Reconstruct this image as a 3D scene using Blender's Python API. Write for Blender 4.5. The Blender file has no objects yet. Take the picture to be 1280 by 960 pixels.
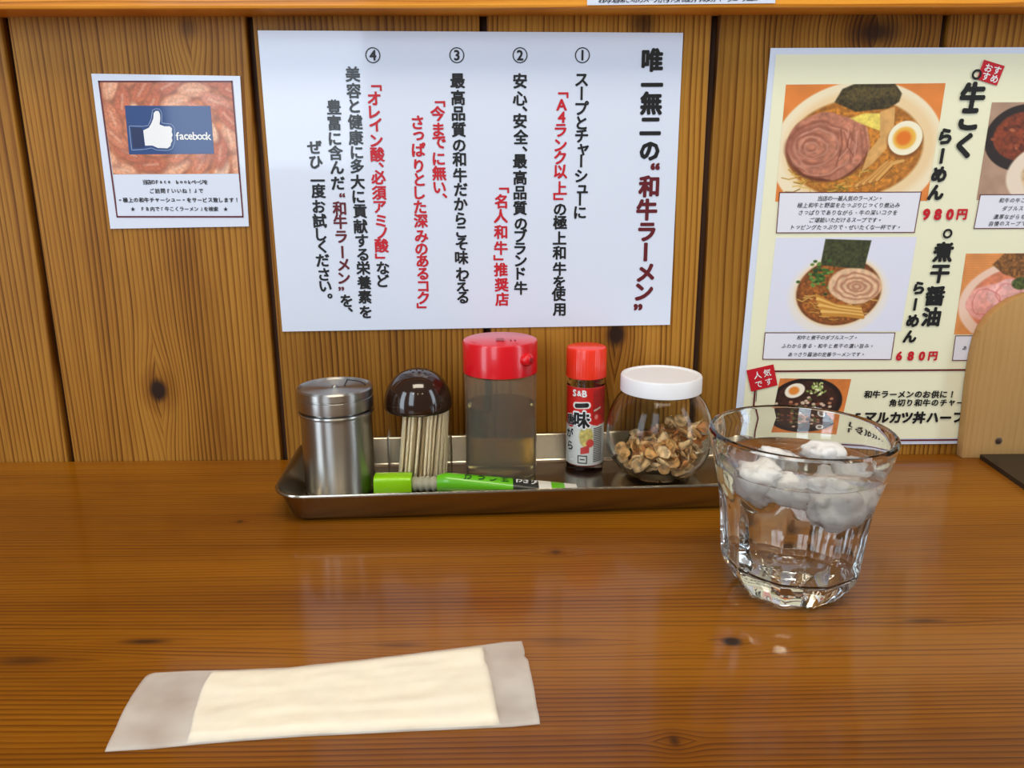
import bpy, bmesh, math, random
import numpy as np
from mathutils import Vector, Matrix, noise
R = math.radians
random.seed(7)
SC = bpy.context.scene
COL = SC.collection

# ------------------------------------------------------------------ camera, world, lights, exposure
F, PITCH, ROLL, YAW, CH, CD = 1000.0, 0.25496823, -0.00475041, 0.01143112, 0.22, 0.61036611
cam_data = bpy.data.cameras.new('camera')
cam_data.sensor_width = 36.0
cam_data.lens = 36.0 * F / 1280.0
cam_data.clip_start = 0.01
cam = bpy.data.objects.new('camera', cam_data)
COL.objects.link(cam)
ROT = Matrix.Rotation(-YAW, 3, 'Z') @ Matrix.Rotation(math.pi / 2 - PITCH, 3, 'X') @ Matrix.Rotation(ROLL, 3, 'Z')
cam.matrix_world = Matrix.Translation((0, -CD, CH)) @ ROT.to_4x4()
SC.camera = cam

world = bpy.data.worlds.new('room_light')
SC.world = world
world.use_nodes = True
bg = world.node_tree.nodes['Background']
bg.inputs[0].default_value = (0.95, 0.84, 0.70, 1)
bg.inputs[1].default_value = 0.22

def area(name, loc, target, sx, sy, power, color):
    d = bpy.data.lights.new(name, 'AREA')
    d.shape = 'RECTANGLE'; d.size = sx; d.size_y = sy; d.energy = power; d.color = color
    o = bpy.data.objects.new(name, d); COL.objects.link(o)
    o.location = loc
    o.rotation_euler = (Vector(target) - Vector(loc)).to_track_quat('-Z', 'Y').to_euler()
    return o

area('glass_door_daylight', (-2.25, -1.9, 0.65), (-0.1, 0, 0.3), 0.75, 2.7, 42, (0.74, 0.87, 1.0))
area('window_daylight', (-0.85, -2.5, 1.15), (-0.1, 0, 0.2), 0.75, 1.9, 26, (0.74, 0.87, 1.0))
area('side_glass_door_daylight', (2.15, -1.25, 0.65), (0.1, 0, 0.3), 0.5, 2.7, 24, (0.76, 0.88, 1.0))
area('ceiling_light', (0.1, -0.95, 2.0), (0.0, -0.2, 0.0), 1.2, 0.5, 24, (1.0, 0.88, 0.70))
for px_, py_, pz_ in ((-0.5, -1.9, 1.5), (0.15, -2.0, 1.55), (0.75, -1.8, 1.5)):
    d = bpy.data.lights.new('pendant_bulb', 'POINT')
    d.energy = 2.5; d.shadow_soft_size = 0.045; d.color = (1.0, 0.80, 0.52)
    o = bpy.data.objects.new('pendant_bulb', d); COL.objects.link(o); o.location = (px_, py_, pz_)

SC.view_settings.view_transform = 'Standard'
SC.view_settings.look = 'None'
SC.view_settings.gamma = 1.0
SC.view_settings.use_curve_mapping = False
SC.view_settings.exposure = 0.0
cy = SC.cycles
cy.max_bounces = 16; cy.transmission_bounces = 16; cy.transparent_max_bounces = 16
cy.glossy_bounces = 6; cy.diffuse_bounces = 4
cy.caustics_refractive = True; cy.caustics_reflective = False
cy.sample_clamp_indirect = 0.0
cy.use_denoising = True

# ------------------------------------------------------------------ helpers
def wall_pt(px, py, Y=0.0):
    """point of the vertical plane y=Y seen at a pixel of the 1280x960 photograph"""
    d = ROT @ Vector(((px - 640) / F, -(py - 480) / F, -1.0))
    t = (Y + CD) / d.y
    return Vector((0, -CD, CH)) + d * t

def flat_pt(px, py, Z=0.0):
    d = ROT @ Vector(((px - 640) / F, -(py - 480) / F, -1.0))
    t = (Z - CH) / d.z
    return Vector((0, -CD, CH)) + d * t

def lin(c):
    return tuple(((v / 255.0) / 12.92 if v / 255.0 <= 0.04045 else ((v / 255.0 + 0.055) / 1.055) ** 2.4) for v in c)

def lin_np(a):
    a = np.clip(a, 0, 255) / 255.0
    return np.where(a <= 0.04045, a / 12.92, ((a + 0.055) / 1.055) ** 2.4)

def tag(o, label=None, cat=None, group=None, kind=None):
    if label: o['label'] = label
    if cat: o['category'] = cat
    if group: o['group'] = group
    if kind: o['kind'] = kind
    return o

def empty(name, loc, label, cat, group=None):
    o = bpy.data.objects.new(name, None)
    COL.objects.link(o); o.location = loc; o.empty_display_size = 0.01
    return tag(o, label, cat, group)

WL = {}
def wloc(o):
    return Vector(WL.get(o.name, tuple(o.location)))

def mesh(name, verts, faces, mat, parent=None, origin=None, smooth=False, colors=None, mats=None, fmat=None):
    me = bpy.data.meshes.new(name)
    org = wloc(parent) if parent is not None else Vector(origin or (0, 0, 0))
    vs = [(v[0] - org[0], v[1] - org[1], v[2] - org[2]) for v in verts]
    me.from_pydata(vs, [], faces)
    if mats:
        for m in mats: me.materials.append(m)
        if fmat: me.polygons.foreach_set('material_index', fmat)
    elif mat: me.materials.append(mat)
    if smooth: me.polygons.foreach_set('use_smooth', [True] * len(me.polygons))
    if colors is not None:
        a = me.color_attributes.new('ink', 'FLOAT_COLOR', 'POINT')
        a.data.foreach_set('color', colors.astype(np.float32).ravel())
    me.update()
    o = bpy.data.objects.new(name, me)
    COL.objects.link(o)
    if parent is not None:
        o.parent = parent
        WL[o.name] = tuple(org)      # same origin as the parent
    else:
        o.location = org
        WL[o.name] = tuple(org)
    return o

def from_bm(name, bm, mat, parent=None, origin=None, smooth=False):
    bm.verts.ensure_lookup_table(); bm.verts.index_update()
    vs = [tuple(v.co) for v in bm.verts]
    fs = [[v.index for v in f.verts] for f in bm.faces]
    bm.free()
    return mesh(name, vs, fs, mat, parent, origin, smooth)

def crease(o, ang=35):
    """smooth shading with the sharp edges kept"""
    me = o.data
    bm = bmesh.new(); bm.from_mesh(me)
    for e in bm.edges:
        if len(e.link_faces) == 2 and e.calc_face_angle(0) > R(ang): e.smooth = False
    for f in bm.faces: f.smooth = True
    bm.to_mesh(me); bm.free()
    return o

def box_bm(x0, x1, y0, y1, z0, z1, bevel=0.0, seg=2):
    bm = bmesh.new()
    bmesh.ops.create_cube(bm, size=1)
    for v in bm.verts:
        v.co = Vector(((x0 + x1) / 2 + v.co.x * (x1 - x0), (y0 + y1) / 2 + v.co.y * (y1 - y0), (z0 + z1) / 2 + v.co.z * (z1 - z0)))
    if bevel: bmesh.ops.bevel(bm, geom=list(bm.edges), offset=bevel, segments=seg, profile=0.5, affect='EDGES')
    return bm

def lathe(prof, c, seg=64, closed=False, rfun=None):
    """prof: (r,z) list; revolve about vertical axis through c; r=0 ends are closed with a pole"""
    vs, fs = [], []
    rings = []
    for r, z in prof:
        if r <= 1e-7:
            rings.append([len(vs)]); vs.append((c[0], c[1], c[2] + z))
        else:
            ring = []
            for k in range(seg):
                a = 2 * math.pi * k / seg
                rr = rfun(r, z, a) if rfun else r
                ring.append(len(vs)); vs.append((c[0] + rr * math.cos(a), c[1] + rr * math.sin(a), c[2] + z))
            rings.append(ring)
    pairs = list(zip(rings[:-1], rings[1:]))
    if closed: pairs.append((rings[-1], rings[0]))
    for A, B in pairs:
        if len(A) == 1 and len(B) == 1: continue
        for k in range(seg):
            k2 = (k + 1) % seg
            if len(A) == 1: fs.append((A[0], B[k2], B[k]))
            elif len(B) == 1: fs.append((A[k], A[k2], B[0]))
            else: fs.append((A[k], A[k2], B[k2], B[k]))
    return vs, fs

def tube(path, r, seg=8):
    vs, fs = [], []
    n = len(path)
    for i, p in enumerate(path):
        p = Vector(p)
        t = (Vector(path[min(i + 1, n - 1)]) - Vector(path[max(i - 1, 0)])).normalized()
        up = Vector((0, 0, 1)) if abs(t.z) < .9 else Vector((1, 0, 0))
        a = t.cross(up).normalized(); b = t.cross(a).normalized()
        rr = r[i] if isinstance(r, (list, tuple)) else r
        for k in range(seg):
            an = 2 * math.pi * k / seg
            vs.append(tuple(p + (a * math.cos(an) + b * math.sin(an)) * rr))
    for i in range(n - 1):
        for k in range(seg):
            k2 = (k + 1) % seg
            fs.append((i * seg + k, i * seg + k2, (i + 1) * seg + k2, (i + 1) * seg + k))
    fs.append(tuple(range(seg))[::-1]); fs.append(tuple((n - 1) * seg + k for k in range(seg)))
    return vs, fs

# ------------------------------------------------------------------ materials
def new_mat(name):
    m = bpy.data.materials.new(name); m.use_nodes = True
    nt = m.node_tree
    b = nt.nodes['Principled BSDF']
    return m, nt, b

def pbr(name, col, rough=0.5, metal=0.0, coat=0.0, trans=0.0, ior=1.45, alpha=1.0, spec=0.5, sss=0.0, vary=0.0, vscale=40.0, bump=0.0, bscale=200.0):
    m, nt, b = new_mat(name)
    b.inputs['Base Color'].default_value = (*col, 1)
    b.inputs['Roughness'].default_value = rough
    b.inputs['Metallic'].default_value = metal
    b.inputs['Coat Weight'].default_value = coat
    b.inputs['Coat Roughness'].default_value = 0.06
    b.inputs['Transmission Weight'].default_value = trans
    b.inputs['IOR'].default_value = ior
    b.inputs['Alpha'].default_value = alpha
    b.inputs['Specular IOR Level'].default_value = spec
    if sss:
        b.inputs['Subsurface Weight'].default_value = sss
        b.inputs['Subsurface Radius'].default_value = (0.004, 0.003, 0.002)
        b.inputs['Subsurface Scale'].default_value = 1.0
    if vary or bump:
        g = nt.nodes.new('ShaderNodeNewGeometry')
    if vary:
        n = nt.nodes.new('ShaderNodeTexNoise'); n.inputs['Scale'].default_value = vscale; n.inputs['Detail'].default_value = 4
        nt.links.new(g.outputs['Position'], n.inputs['Vector'])
        mx = nt.nodes.new('ShaderNodeMix'); mx.data_type = 'RGBA'
        mx.inputs[6].default_value = (*[c * (1 - vary) for c in col], 1)
        mx.inputs[7].default_value = (*[min(1, c * (1 + vary)) for c in col], 1)
        nt.links.new(n.outputs['Fac'], mx.inputs[0]); nt.links.new(mx.outputs[2], b.inputs['Base Color'])
    if bump:
        n2 = nt.nodes.new('ShaderNodeTexNoise'); n2.inputs['Scale'].default_value = bscale; n2.inputs['Detail'].default_value = 3
        nt.links.new(g.outputs['Position'], n2.inputs['Vector'])
        bp = nt.nodes.new('ShaderNodeBump'); bp.inputs['Strength'].default_value = bump; bp.inputs['Distance'].default_value = 0.001
        nt.links.new(n2.outputs['Fac'], bp.inputs['Height']); nt.links.new(bp.outputs['Normal'], b.inputs['Normal'])
    return m

def wood(name, along, across, light, mid, dark, spacing, knots=(), rough=0.4, coat=0.0, coat_rough=0.1, wander=1.0, bumpd=0.0002, seed=0.0, contrast=1.0):
    """growth-ring grain running along one axis, bending around real knots (positions in metres)"""
    m, nt, b = new_mat(name)
    N, L = nt.nodes, nt.links
    def val(x):
        return x
    def op(kind, a, c=None, d=None, clamp=False):
        n = N.new('ShaderNodeMath'); n.operation = kind; n.use_clamp = clamp
        for i, v in enumerate((a, c, d)):
            if v is None: continue
            if isinstance(v, (int, float)): n.inputs[i].default_value = v
            else: L.new(v, n.inputs[i])
        return n.outputs[0]
    g = N.new('ShaderNodeNewGeometry')
    s = N.new('ShaderNodeSeparateXYZ'); L.new(g.outputs['Position'], s.inputs[0])
    oi = N.new('ShaderNodeObjectInfo')
    A0 = s.outputs[along]; C0 = s.outputs[across]
    # knots: dark centre + warp of the across coordinate
    warp, core, halo = None, None, None
    for (ka, kc, ra, rc, st) in knots:
        da = op('SUBTRACT', A0, ka); dc = op('SUBTRACT', C0, kc)
        e = op('SQRT', op('ADD', op('POWER', op('ABSOLUTE', op('DIVIDE', da, ra)), 2.0), op('POWER', op('ABSOLUTE', op('DIVIDE', dc, rc)), 2.0)))
        fall = op('EXPONENT', op('MULTIPLY', op('MULTIPLY', e, e), -0.06))
        fall2 = op('EXPONENT', op('MULTIPLY', op('POWER', op('ABSOLUTE', op('DIVIDE', dc, rc * 4.5)), 2.0), -1.0))
        w = op('MULTIPLY', op('MULTIPLY', op('SIGN', dc), op('MULTIPLY', fall, fall2)), -rc * 1.5)
        warp = w if warp is None else op('ADD', warp, w)
        c1 = op('MULTIPLY', op('SUBTRACT', 1.35, e, clamp=True), st)
        core = c1 if core is None else op('MAXIMUM', core, c1)
        h1 = op('MULTIPLY', op('SUBTRACT', 1.0, op('MULTIPLY', e, 0.36), clamp=True), st)
        halo = h1 if halo is None else op('MAXIMUM', halo, h1)
    off = op('ADD', op('MULTIPLY', oi.outputs['Random'], 9.0), seed)
    A = op('ADD', A0, off)
    C = C0 if warp is None else op('ADD', C0, warp)
    C = op('ADD', C, op('MULTIPLY', off, 1.7))
    def nz(ka, kc, scale, detail=2, rough_=0.5):
        cb = N.new('ShaderNodeCombineXYZ')
        L.new(op('MULTIPLY', A, ka), cb.inputs[0]); L.new(op('MULTIPLY', C, kc), cb.inputs[1])
        n = N.new('ShaderNodeTexNoise'); n.inputs['Scale'].default_value = scale; n.inputs['Detail'].default_value = detail
        n.inputs['Roughness'].default_value = rough_
        L.new(cb.outputs[0], n.inputs['Vector'])
        return n.outputs['Fac']
    big = nz(0.9, 13.0, 1.0, 1)            # wide cathedral sweep
    midn = nz(3.0, 34.0, 1.0, 2)          # gentle waviness
    fine = nz(30.0, 1500.0, 1.0, 3, 0.6)  # fibres
    tone = nz(2.2, 16.0, 1.0, 3)
    phase = op('ADD', op('DIVIDE', C, spacing), op('ADD', op('MULTIPLY', big, 11.0 * wander), op('MULTIPLY', midn, 1.6 * wander)))
    fr = op('FRACT', phase)
    cell = op('FLOOR', phase)
    rn = N.new('ShaderNodeTexWhiteNoise'); rn.noise_dimensions = '1D'; L.new(cell, rn.inputs['W'])
    ramp = N.new('ShaderNodeValToRGB'); L.new(fr, ramp.inputs[0])
    el = ramp.color_ramp.elements
    el[0].position = 0.0; el[0].color = (0, 0, 0, 1)
    el[1].position = 1.0; el[1].color = (0, 0, 0, 1)
    for p, v in ((0.42, 0.14), (0.72, 0.6), (0.84, 1.0), (0.93, 0.75)):
        e_ = el.new(p); e_.color = (v, v, v, 1)
    ring = op('MULTIPLY', ramp.outputs[0], op('ADD', 0.28, op('MULTIPLY', rn.outputs['Value'], 0.75)))
    t = op('ADD', op('MULTIPLY', ring, 0.72 * contrast), op('ADD', op('MULTIPLY', op('SUBTRACT', fine, 0.5), 0.55), op('MULTIPLY', op('SUBTRACT', tone, 0.42), 1.15)))
    if halo is not None: t = op('ADD', t, op('MULTIPLY', halo, 0.42))
    t = op('MINIMUM', op('MAXIMUM', t, 0.0), 1.0)
    cr = N.new('ShaderNodeValToRGB'); L.new(t, cr.inputs[0])
    ce = cr.color_ramp.elements
    ce[0].position = 0.02; ce[0].color = (*light, 1)
    ce[1].position = 0.98; ce[1].color = (*dark, 1)
    q = ce.new(0.42); q.color = (*mid, 1)
    colr = cr.outputs[0]
    # plank to plank tone
    hs = N.new('ShaderNodeHueSaturation')
    L.new(colr, hs.inputs['Color'])
    L.new(op('ADD', 0.86, op('MULTIPLY', oi.outputs['Random'], 0.28)), hs.inputs['Value'])
    colr = hs.outputs[0]
    if core is not None:
        mx = N.new('ShaderNodeMix'); mx.data_type = 'RGBA'
        L.new(op('MULTIPLY', op('ADD', core, op('MULTIPLY', op('SUBTRACT', midn, 0.5), 0.3)), 1.5, clamp=True), mx.inputs[0])
        L.new(colr, mx.inputs[6]); mx.inputs[7].default_value = (0.025, 0.010, 0.005, 1)
        cmask = op('GREATER_THAN', core, 0.002)
        mx2 = N.new('ShaderNodeMix'); mx2.data_type = 'RGBA'
        L.new(cmask, mx2.inputs[0]); L.new(colr, mx2.inputs[6]); L.new(mx.outputs[2], mx2.inputs[7])
        colr = mx2.outputs[2]
    L.new(colr, b.inputs['Base Color'])
    b.inputs['Roughness'].default_value = rough
    b.inputs['Specular IOR Level'].default_value = 0.15
    b.inputs['Coat Weight'].default_value = coat
    b.inputs['Coat Roughness'].default_value = coat_rough
    bp = N.new('ShaderNodeBump'); bp.inputs['Strength'].default_value = 0.5; bp.inputs['Distance'].default_value = bumpd
    L.new(op('ADD', op('MULTIPLY', ring, 0.7), op('MULTIPLY', fine, 0.6)), bp.inputs['Height'])
    L.new(bp.outputs['Normal'], b.inputs['Normal'])
    return m

def knot_w(px, py, ra, rc, st=1.0):
    p = wall_pt(px, py); return (p.z, p.x, ra, rc, st)
def knot_c(px, py, ra, rc, st=1.0):
    p = flat_pt(px, py); return (p.x, p.y, ra, rc, st)

wall_knots = [knot_w(198, 488, .0085, .0065), knot_w(770, 418, .009, .007, .9), knot_w(803, 30, .010, .009, .45),
              knot_w(1094, 40, .009, .018, .6), knot_w(236, 34, .007, .006, .3)]
M_WALL = wood('pine_wall_board', 2, 0, lin((166, 116, 44)), lin((124, 76, 20)), lin((62, 32, 7)), 0.0042, wall_knots, rough=0.5, coat=0.06, coat_rough=0.25, wander=1.0)
counter_knots = [knot_c(915, 802, .0045, .0035), knot_c(182, 802, .011, .0022, .55), knot_c(30, 826, .013, .0035, .35),
                 knot_c(700, 802, .018, .005, .22), knot_c(843, 926, .002, .003, .5), knot_c(695, 690, .003, .003, .45),
                 knot_c(300, 652, .002, .002, .45), knot_c(1155, 776, .010, .002, .45), knot_c(500, 806, .012, .003, .25)]
M_COUNTER = wood('varnished_pine_counter', 0, 1, lin((152, 94, 12)), lin((116, 64, 6)), lin((70, 34, 3)), 0.0034, counter_knots, rough=0.42, coat=0.42, coat_rough=0.13, wander=0.9, bumpd=0.00008, contrast=0.8)
M_RAIL = wood('orange_pine_rail', 0, 2, lin((224, 150, 52)), lin((200, 124, 36)), lin((120, 66, 20)), 0.006, (), rough=0.4, coat=0.2)
M_GROOVE = pbr('dark_groove_wood', lin((66, 38, 18)), 0.7, vary=0.3, vscale=60)

def ink_mat(name, rough=0.5, coat=0.35):
    m, nt, b = new_mat(name)
    a = nt.nodes.new('ShaderNodeVertexColor'); a.layer_name = 'ink'
    nt.links.new(a.outputs['Color'], b.inputs['Base Color'])
    b.inputs['Roughness'].default_value = rough
    b.inputs['Coat Weight'].default_value = coat; b.inputs['Coat Roughness'].default_value = 0.08
    return m
M_INKPHOTO = ink_mat('printed_photo_ink')
def paper(name, c, coat=0.6, bump=0.0):
    m = pbr(name, lin(c), 0.5, coat=coat, bump=bump, bscale=9.0)
    return m
M_LAM = paper('laminated_white_paper', (216, 224, 240), 0.6, 0.35)
M_WHITEINK = paper('white_ink', (238, 238, 238), 0.35)
M_BLACK = paper('black_ink', (14, 14, 16), 0.35)
M_RED = paper('red_ink', (196, 14, 34), 0.35)
M_DRED = paper('dark_red_ink', (96, 14, 26), 0.35)
M_CREAM = paper('cream_printed_ground', (236, 234, 202), 0.6)
M_CAPBOX = paper('pale_caption_ground', (228, 228, 238), 0.4)
M_BLUE = paper('navy_print', (30, 66, 124), 0.6)
M_DBLUE = paper('dark_navy_print', (24, 40, 84), 0.4)
M_LBLUE = paper('pale_blue_line', (150, 170, 205), 0.4)

# ------------------------------------------------------------------ flat print: lettering, quads, painted photographs
_gc, _gb = {}, {}
def glyph(ch, off):
    """outline of one character, made bolder by stamping it around a small circle"""
    k = (ch, round(off, 4))
    if k in _gc: return _gc[k]
    base = _gb.get(ch)
    if base is None:
        cu = bpy.data.curves.new('g', 'FONT'); cu.body = ch; cu.size = 1.0; cu.resolution_u = 2
        ob = bpy.data.objects.new('g', cu); COL.objects.link(ob)
        me = bpy.data.meshes.new_from_object(ob)
        vs = np.array([v.co[:2] for v in me.vertices]) if len(me.vertices) else np.zeros((0, 2))
        fs = [tuple(p.vertices) for p in me.polygons]
        COL.objects.unlink(ob); bpy.data.objects.remove(ob); bpy.data.curves.remove(cu); bpy.data.meshes.remove(me)
        if len(vs): vs = vs - (vs.max(0) + vs.min(0)) / 2
        base = _gb[ch] = (vs, fs)
    vs, fs = base
    if off > 0.004 and len(vs):
        n = 8 if off > 0.03 else (6 if off > 0.015 else 3)
        V = [vs + off * np.array([math.cos(6.2832 * (i + .5) / n), math.sin(6.2832 * (i + .5) / n)]) for i in range(n)] + ([vs] if n > 3 else [])
        F_ = [tuple(q + i * len(vs) for q in f) for i in range(len(V)) for f in fs]
        vs, fs = np.concatenate(V), F_
    _gc[k] = (vs, fs, np.repeat(np.arange(len(vs) // len(base[0])), len(base[0])) * 8e-6 if len(vs) else [])
    return _gc[k]

class Print:
    """collects flat marks of one ink on a vertical sheet"""
    def __init__(s, Y): s.v, s.f, s.Y = [], [], Y
    def char(s, ch, px, py, size, off=0.025, rot=0.0, shear=0.0, sx=1.0, bold=1):
        vs, fs, wh = glyph(ch, off)
        c = wall_pt(px, py, s.Y); n = len(s.v)
        if ch in 'ー' and rot == 0.0 and s.vertical: rot = -90
        if ch in '「」『』（）' and s.vertical and rot == 0.0: rot = -90
        ca, sa = math.cos(R(rot)), math.sin(R(rot))
        for (x, y), lay in zip(vs, wh):
            x2, y2 = (x * ca - y * sa) * sx, x * sa + y * ca
            x2 += y2 * shear
            s.v.append((c.x + x2 * size, s.Y - 2e-5 - lay, c.z + y2 * size))
        s.f += [tuple(i + n for i in f) for f in fs]
    vertical = True
    def poly(s, pts, close=True):
        n = len(s.v)
        for p in pts:
            q = wall_pt(p[0], p[1], s.Y); s.v.append(tuple(q))
        s.f.append(tuple(range(n, n + len(pts))))
    def line(s, pts, w, closed=False):
        P = [wall_pt(p[0], p[1], s.Y) for p in pts]
        m = len(P) if closed else len(P) - 1
        for i in range(m):
            a, b_ = P[i], P[(i + 1) % len(P)]
            d = (b_ - a).normalized(); nn = Vector((-d.z, 0, d.x)) * w / 2; e = d * w / 2
            n = len(s.v)
            for q in (a - e - nn, b_ + e - nn, b_ + e + nn, a - e + nn): s.v.append(tuple(q))
            s.f.append((n, n + 1, n + 2, n + 3))
    def row(s, text, x0, x1, y, size, off=0.02, y1=None, **kw):
        n = len(text)
        for i, ch in enumerate(text):
            if ch in ' 　': continue
            t = i / max(1, n - 1)
            s.char(ch, x0 + (x1 - x0) * t, y + ((y1 if y1 is not None else y) - y) * t, size, off, **kw)
    def build(s, name, mat, parent, **kw):
        o = mesh(name, s.v, s.f, mat, parent)
        o['kind'] = 'stuff'
        return o
class PrintH(Print):
    vertical = False

def sheet(name, corners_px, mat, parent, Y, thick=0.0006, round_=0.0, wob=0.0):
    """a real sheet of some thickness hanging at depth Y"""
    C = [wall_pt(p[0], p[1], Y) for p in corners_px]
    NX, NZ = 24, 18
    vs, fs = [], []
    for side in (0, 1):
        for j in range(NZ + 1):
            for i in range(NX + 1):
                u, v = i / NX, j / NZ
                p = (C[0] * (1 - u) + C[1] * u) * (1 - v) + (C[3] * (1 - u) + C[2] * u) * v
                vs.append((p.x, p.y + (thick if side else 0), p.z))
    W = NX + 1; S = W * (NZ + 1)
    for j in range(NZ):
        for i in range(NX):
            a = j * W + i
            fs.append((a, a + W, a + W + 1, a + 1)); fs.append((S + a, S + a + 1, S + a + W + 1, S + a + W))
    for i in range(NX):
        fs.append((i, i + 1, S + i + 1, S + i)); a = NZ * W + i; fs.append((a, S + a, S + a + 1, a + 1))
    for j in range(NZ):
        a = j * W; fs.append((a, S + a, S + a + W, a + W)); a += NX; fs.append((a, a + W, S + a + W, S + a))
    return mesh(name, vs, fs, mat, parent)

def vnoise(U, V, s, seed=0):
    """smooth value noise on arrays"""
    rng = np.random.RandomState(seed); T = rng.rand(64, 64)
    x, y = U / s, V / s
    xi, yi = np.floor(x).astype(int), np.floor(y).astype(int)
    fx, fy = x - xi, y - yi; fx = fx * fx * (3 - 2 * fx); fy = fy * fy * (3 - 2 * fy)
    g = lambda a, b_: T[a % 64, b_ % 64]
    return (g(xi, yi) * (1 - fx) + g(xi + 1, yi) * fx) * (1 - fy) + (g(xi, yi + 1) * (1 - fx) + g(xi + 1, yi + 1) * fx) * fy

class Canvas:
    def __init__(s, W, H, step=0.7):
        s.W, s.H = W, H; s.nx, s.ny = int(W / step) + 1, int(H / step) + 1
        s.U, s.V = np.meshgrid(np.linspace(0, W, s.nx), np.linspace(0, H, s.ny))
        s.c = np.zeros((s.ny, s.nx, 3)); s.k = 0
    def mixin(s, m, col, tex=0.0, ts=3.0, seed=1):
        col = np.array(col, float)
        c = np.broadcast_to(col, s.c.shape)
        if tex:
            n = vnoise(s.U, s.V, ts, seed) * .6 + vnoise(s.U, s.V, ts / 2.1, seed + 5) * .4 - .5
            c = c * (1 + tex * 2 * n[..., None])
        s.c = s.c * (1 - m[..., None]) + c * m[..., None]
    def fill(s, col, **k): s.mixin(np.ones_like(s.U), col, **k)
    def ell(s, cx, cy, rx, ry, col, soft=1.0, rot=0, a=1.0, wob=0.0, **k):
        ca, sa = math.cos(R(rot)), math.sin(R(rot))
        x, y = s.U - cx, s.V - cy
        X, Y = x * ca + y * sa, -x * sa + y * ca
        d = np.sqrt((X / rx) ** 2 + (Y / ry) ** 2)
        if wob: d = d + wob * (vnoise(s.U, s.V, min(rx, ry) * .6, 3) - .5)
        m = np.clip((1 - d) * min(rx, ry) / soft + .5, 0, 1) * a
        s.mixin(m, col, **k); return d
    def ring(s, cx, cy, rx, ry, w, col, rot=0, a=1.0, wob=0.0, **k):
        ca, sa = math.cos(R(rot)), math.sin(R(rot))
        x, y = s.U - cx, s.V - cy
        d = np.sqrt(((x * ca + y * sa) / rx) ** 2 + ((-x * sa + y * ca) / ry) ** 2)
        if wob: d = d + wob * (vnoise(s.U, s.V, min(rx, ry) * .5, 9) - .5)
        m = np.clip(1 - np.abs(d - 1) * min(rx, ry) / w, 0, 1) * a
        s.mixin(m, col, **k)
    def poly(s, pts, col, soft=1.0, a=1.0, **k):
        inside = np.zeros(s.U.shape, bool); dist = np.full(s.U.shape, 1e9)
        n = len(pts)
        for i in range(n):
            x0, y0 = pts[i]; x1, y1 = pts[(i + 1) % n]
            if y0 != y1:
                c = ((y0 > s.V) != (y1 > s.V)) & (s.U < (x1 - x0) * (s.V - y0) / (y1 - y0) + x0)
                inside ^= c
            dx, dy = x1 - x0, y1 - y0; L2 = dx * dx + dy * dy + 1e-9
            t = np.clip(((s.U - x0) * dx + (s.V - y0) * dy) / L2, 0, 1)
            dist = np.minimum(dist, np.hypot(s.U - x0 - t * dx, s.V - y0 - t * dy))
        sd = np.where(inside, dist, -dist)
        s.mixin(np.clip(sd / soft + .5, 0, 1) * a, col, **k)
    def stroke(s, pts, w, col, soft=.8, a=1.0, **k):
        dist = np.full(s.U.shape, 1e9)
        for (x0, y0), (x1, y1) in zip(pts[:-1], pts[1:]):
            dx, dy = x1 - x0, y1 - y0; L2 = dx * dx + dy * dy + 1e-9
            t = np.clip(((s.U - x0) * dx + (s.V - y0) * dy) / L2, 0, 1)
            dist = np.minimum(dist, np.hypot(s.U - x0 - t * dx, s.V - y0 - t * dy))
        s.mixin(np.clip((w / 2 - dist) / soft + .5, 0, 1) * a, col, **k)
    def rgba(s):
        l = lin_np(s.c).reshape(-1, 3)
        return np.concatenate([l, np.ones((len(l), 1))], 1)
    def grid_faces(s):
        fs = []
        for j in range(s.ny - 1):
            a = j * s.nx
            fs += [(a + i, a + i + s.nx, a + i + s.nx + 1, a + i + 1) for i in range(s.nx - 1)]
        return fs
    def build(s, name, corners_px, parent, Y, mat=None):
        C = [np.array(wall_pt(p[0], p[1], Y)) for p in corners_px]
        u = (s.U / s.W)[..., None]; v = (s.V / s.H)[..., None]
        P = (C[0] * (1 - u) + C[1] * u) * (1 - v) + (C[3] * (1 - u) + C[2] * u) * v
        P[..., 1] = Y
        return mesh(name, P.reshape(-1, 3).tolist(), s.grid_faces(), mat or M_INKPHOTO, parent, colors=s.rgba())

# ------------------------------------------------------------------ the setting: board wall, rail, counter
wall = mesh('wall_back', *(lambda b: ([tuple(v.co) for v in b.verts], [[v.index for v in f.verts] for f in b.faces]))(box_bm(-1.15, 1.15, 0.0075, 0.03, -0.05, 0.75)), M_GROOVE)
tag(wall, 'wall of upright knotty pine boards with dark grooves', None, None, 'structure')
edges = [-1.005, -0.840, -0.676, -0.512, -0.3475, -0.1768, -0.0122, 0.1522, 0.3165, 0.481, 0.646, 0.811, 0.976]
for a, b_ in zip(edges[:-1], edges[1:]):
    g = 0.0026
    bm = box_bm(a + g, b_ - g, 0.0, 0.0085, -0.03, 0.74, 0.0011, 2)
    from_bm('board', bm, M_WALL, wall)
trim = from_bm('trim_1', box_bm(-1.15, 1.15, -0.026, 0.006, 0.329, 0.42, 0.0018, 2), M_RAIL)
tag(trim, 'orange pine rail running across the wall above the posters', None, None, 'structure')

fl_ = from_bm('floor', box_bm(-1.6, 1.6, -3.0, 0.03, -0.80, -0.76), pbr('grey_floor', (.16, .14, .12), .5, vary=.1, vscale=8)); tag(fl_, 'plain grey floor of the room', None, None, 'structure')
counter = from_bm('countertop', box_bm(-1.15, 1.15, -0.45, -0.0004, -0.034, 0.0, 0.002, 2), M_COUNTER, origin=None)
tag(counter, 'glossy varnished orange pine counter with dark knots and long grain', 'counter')

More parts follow.
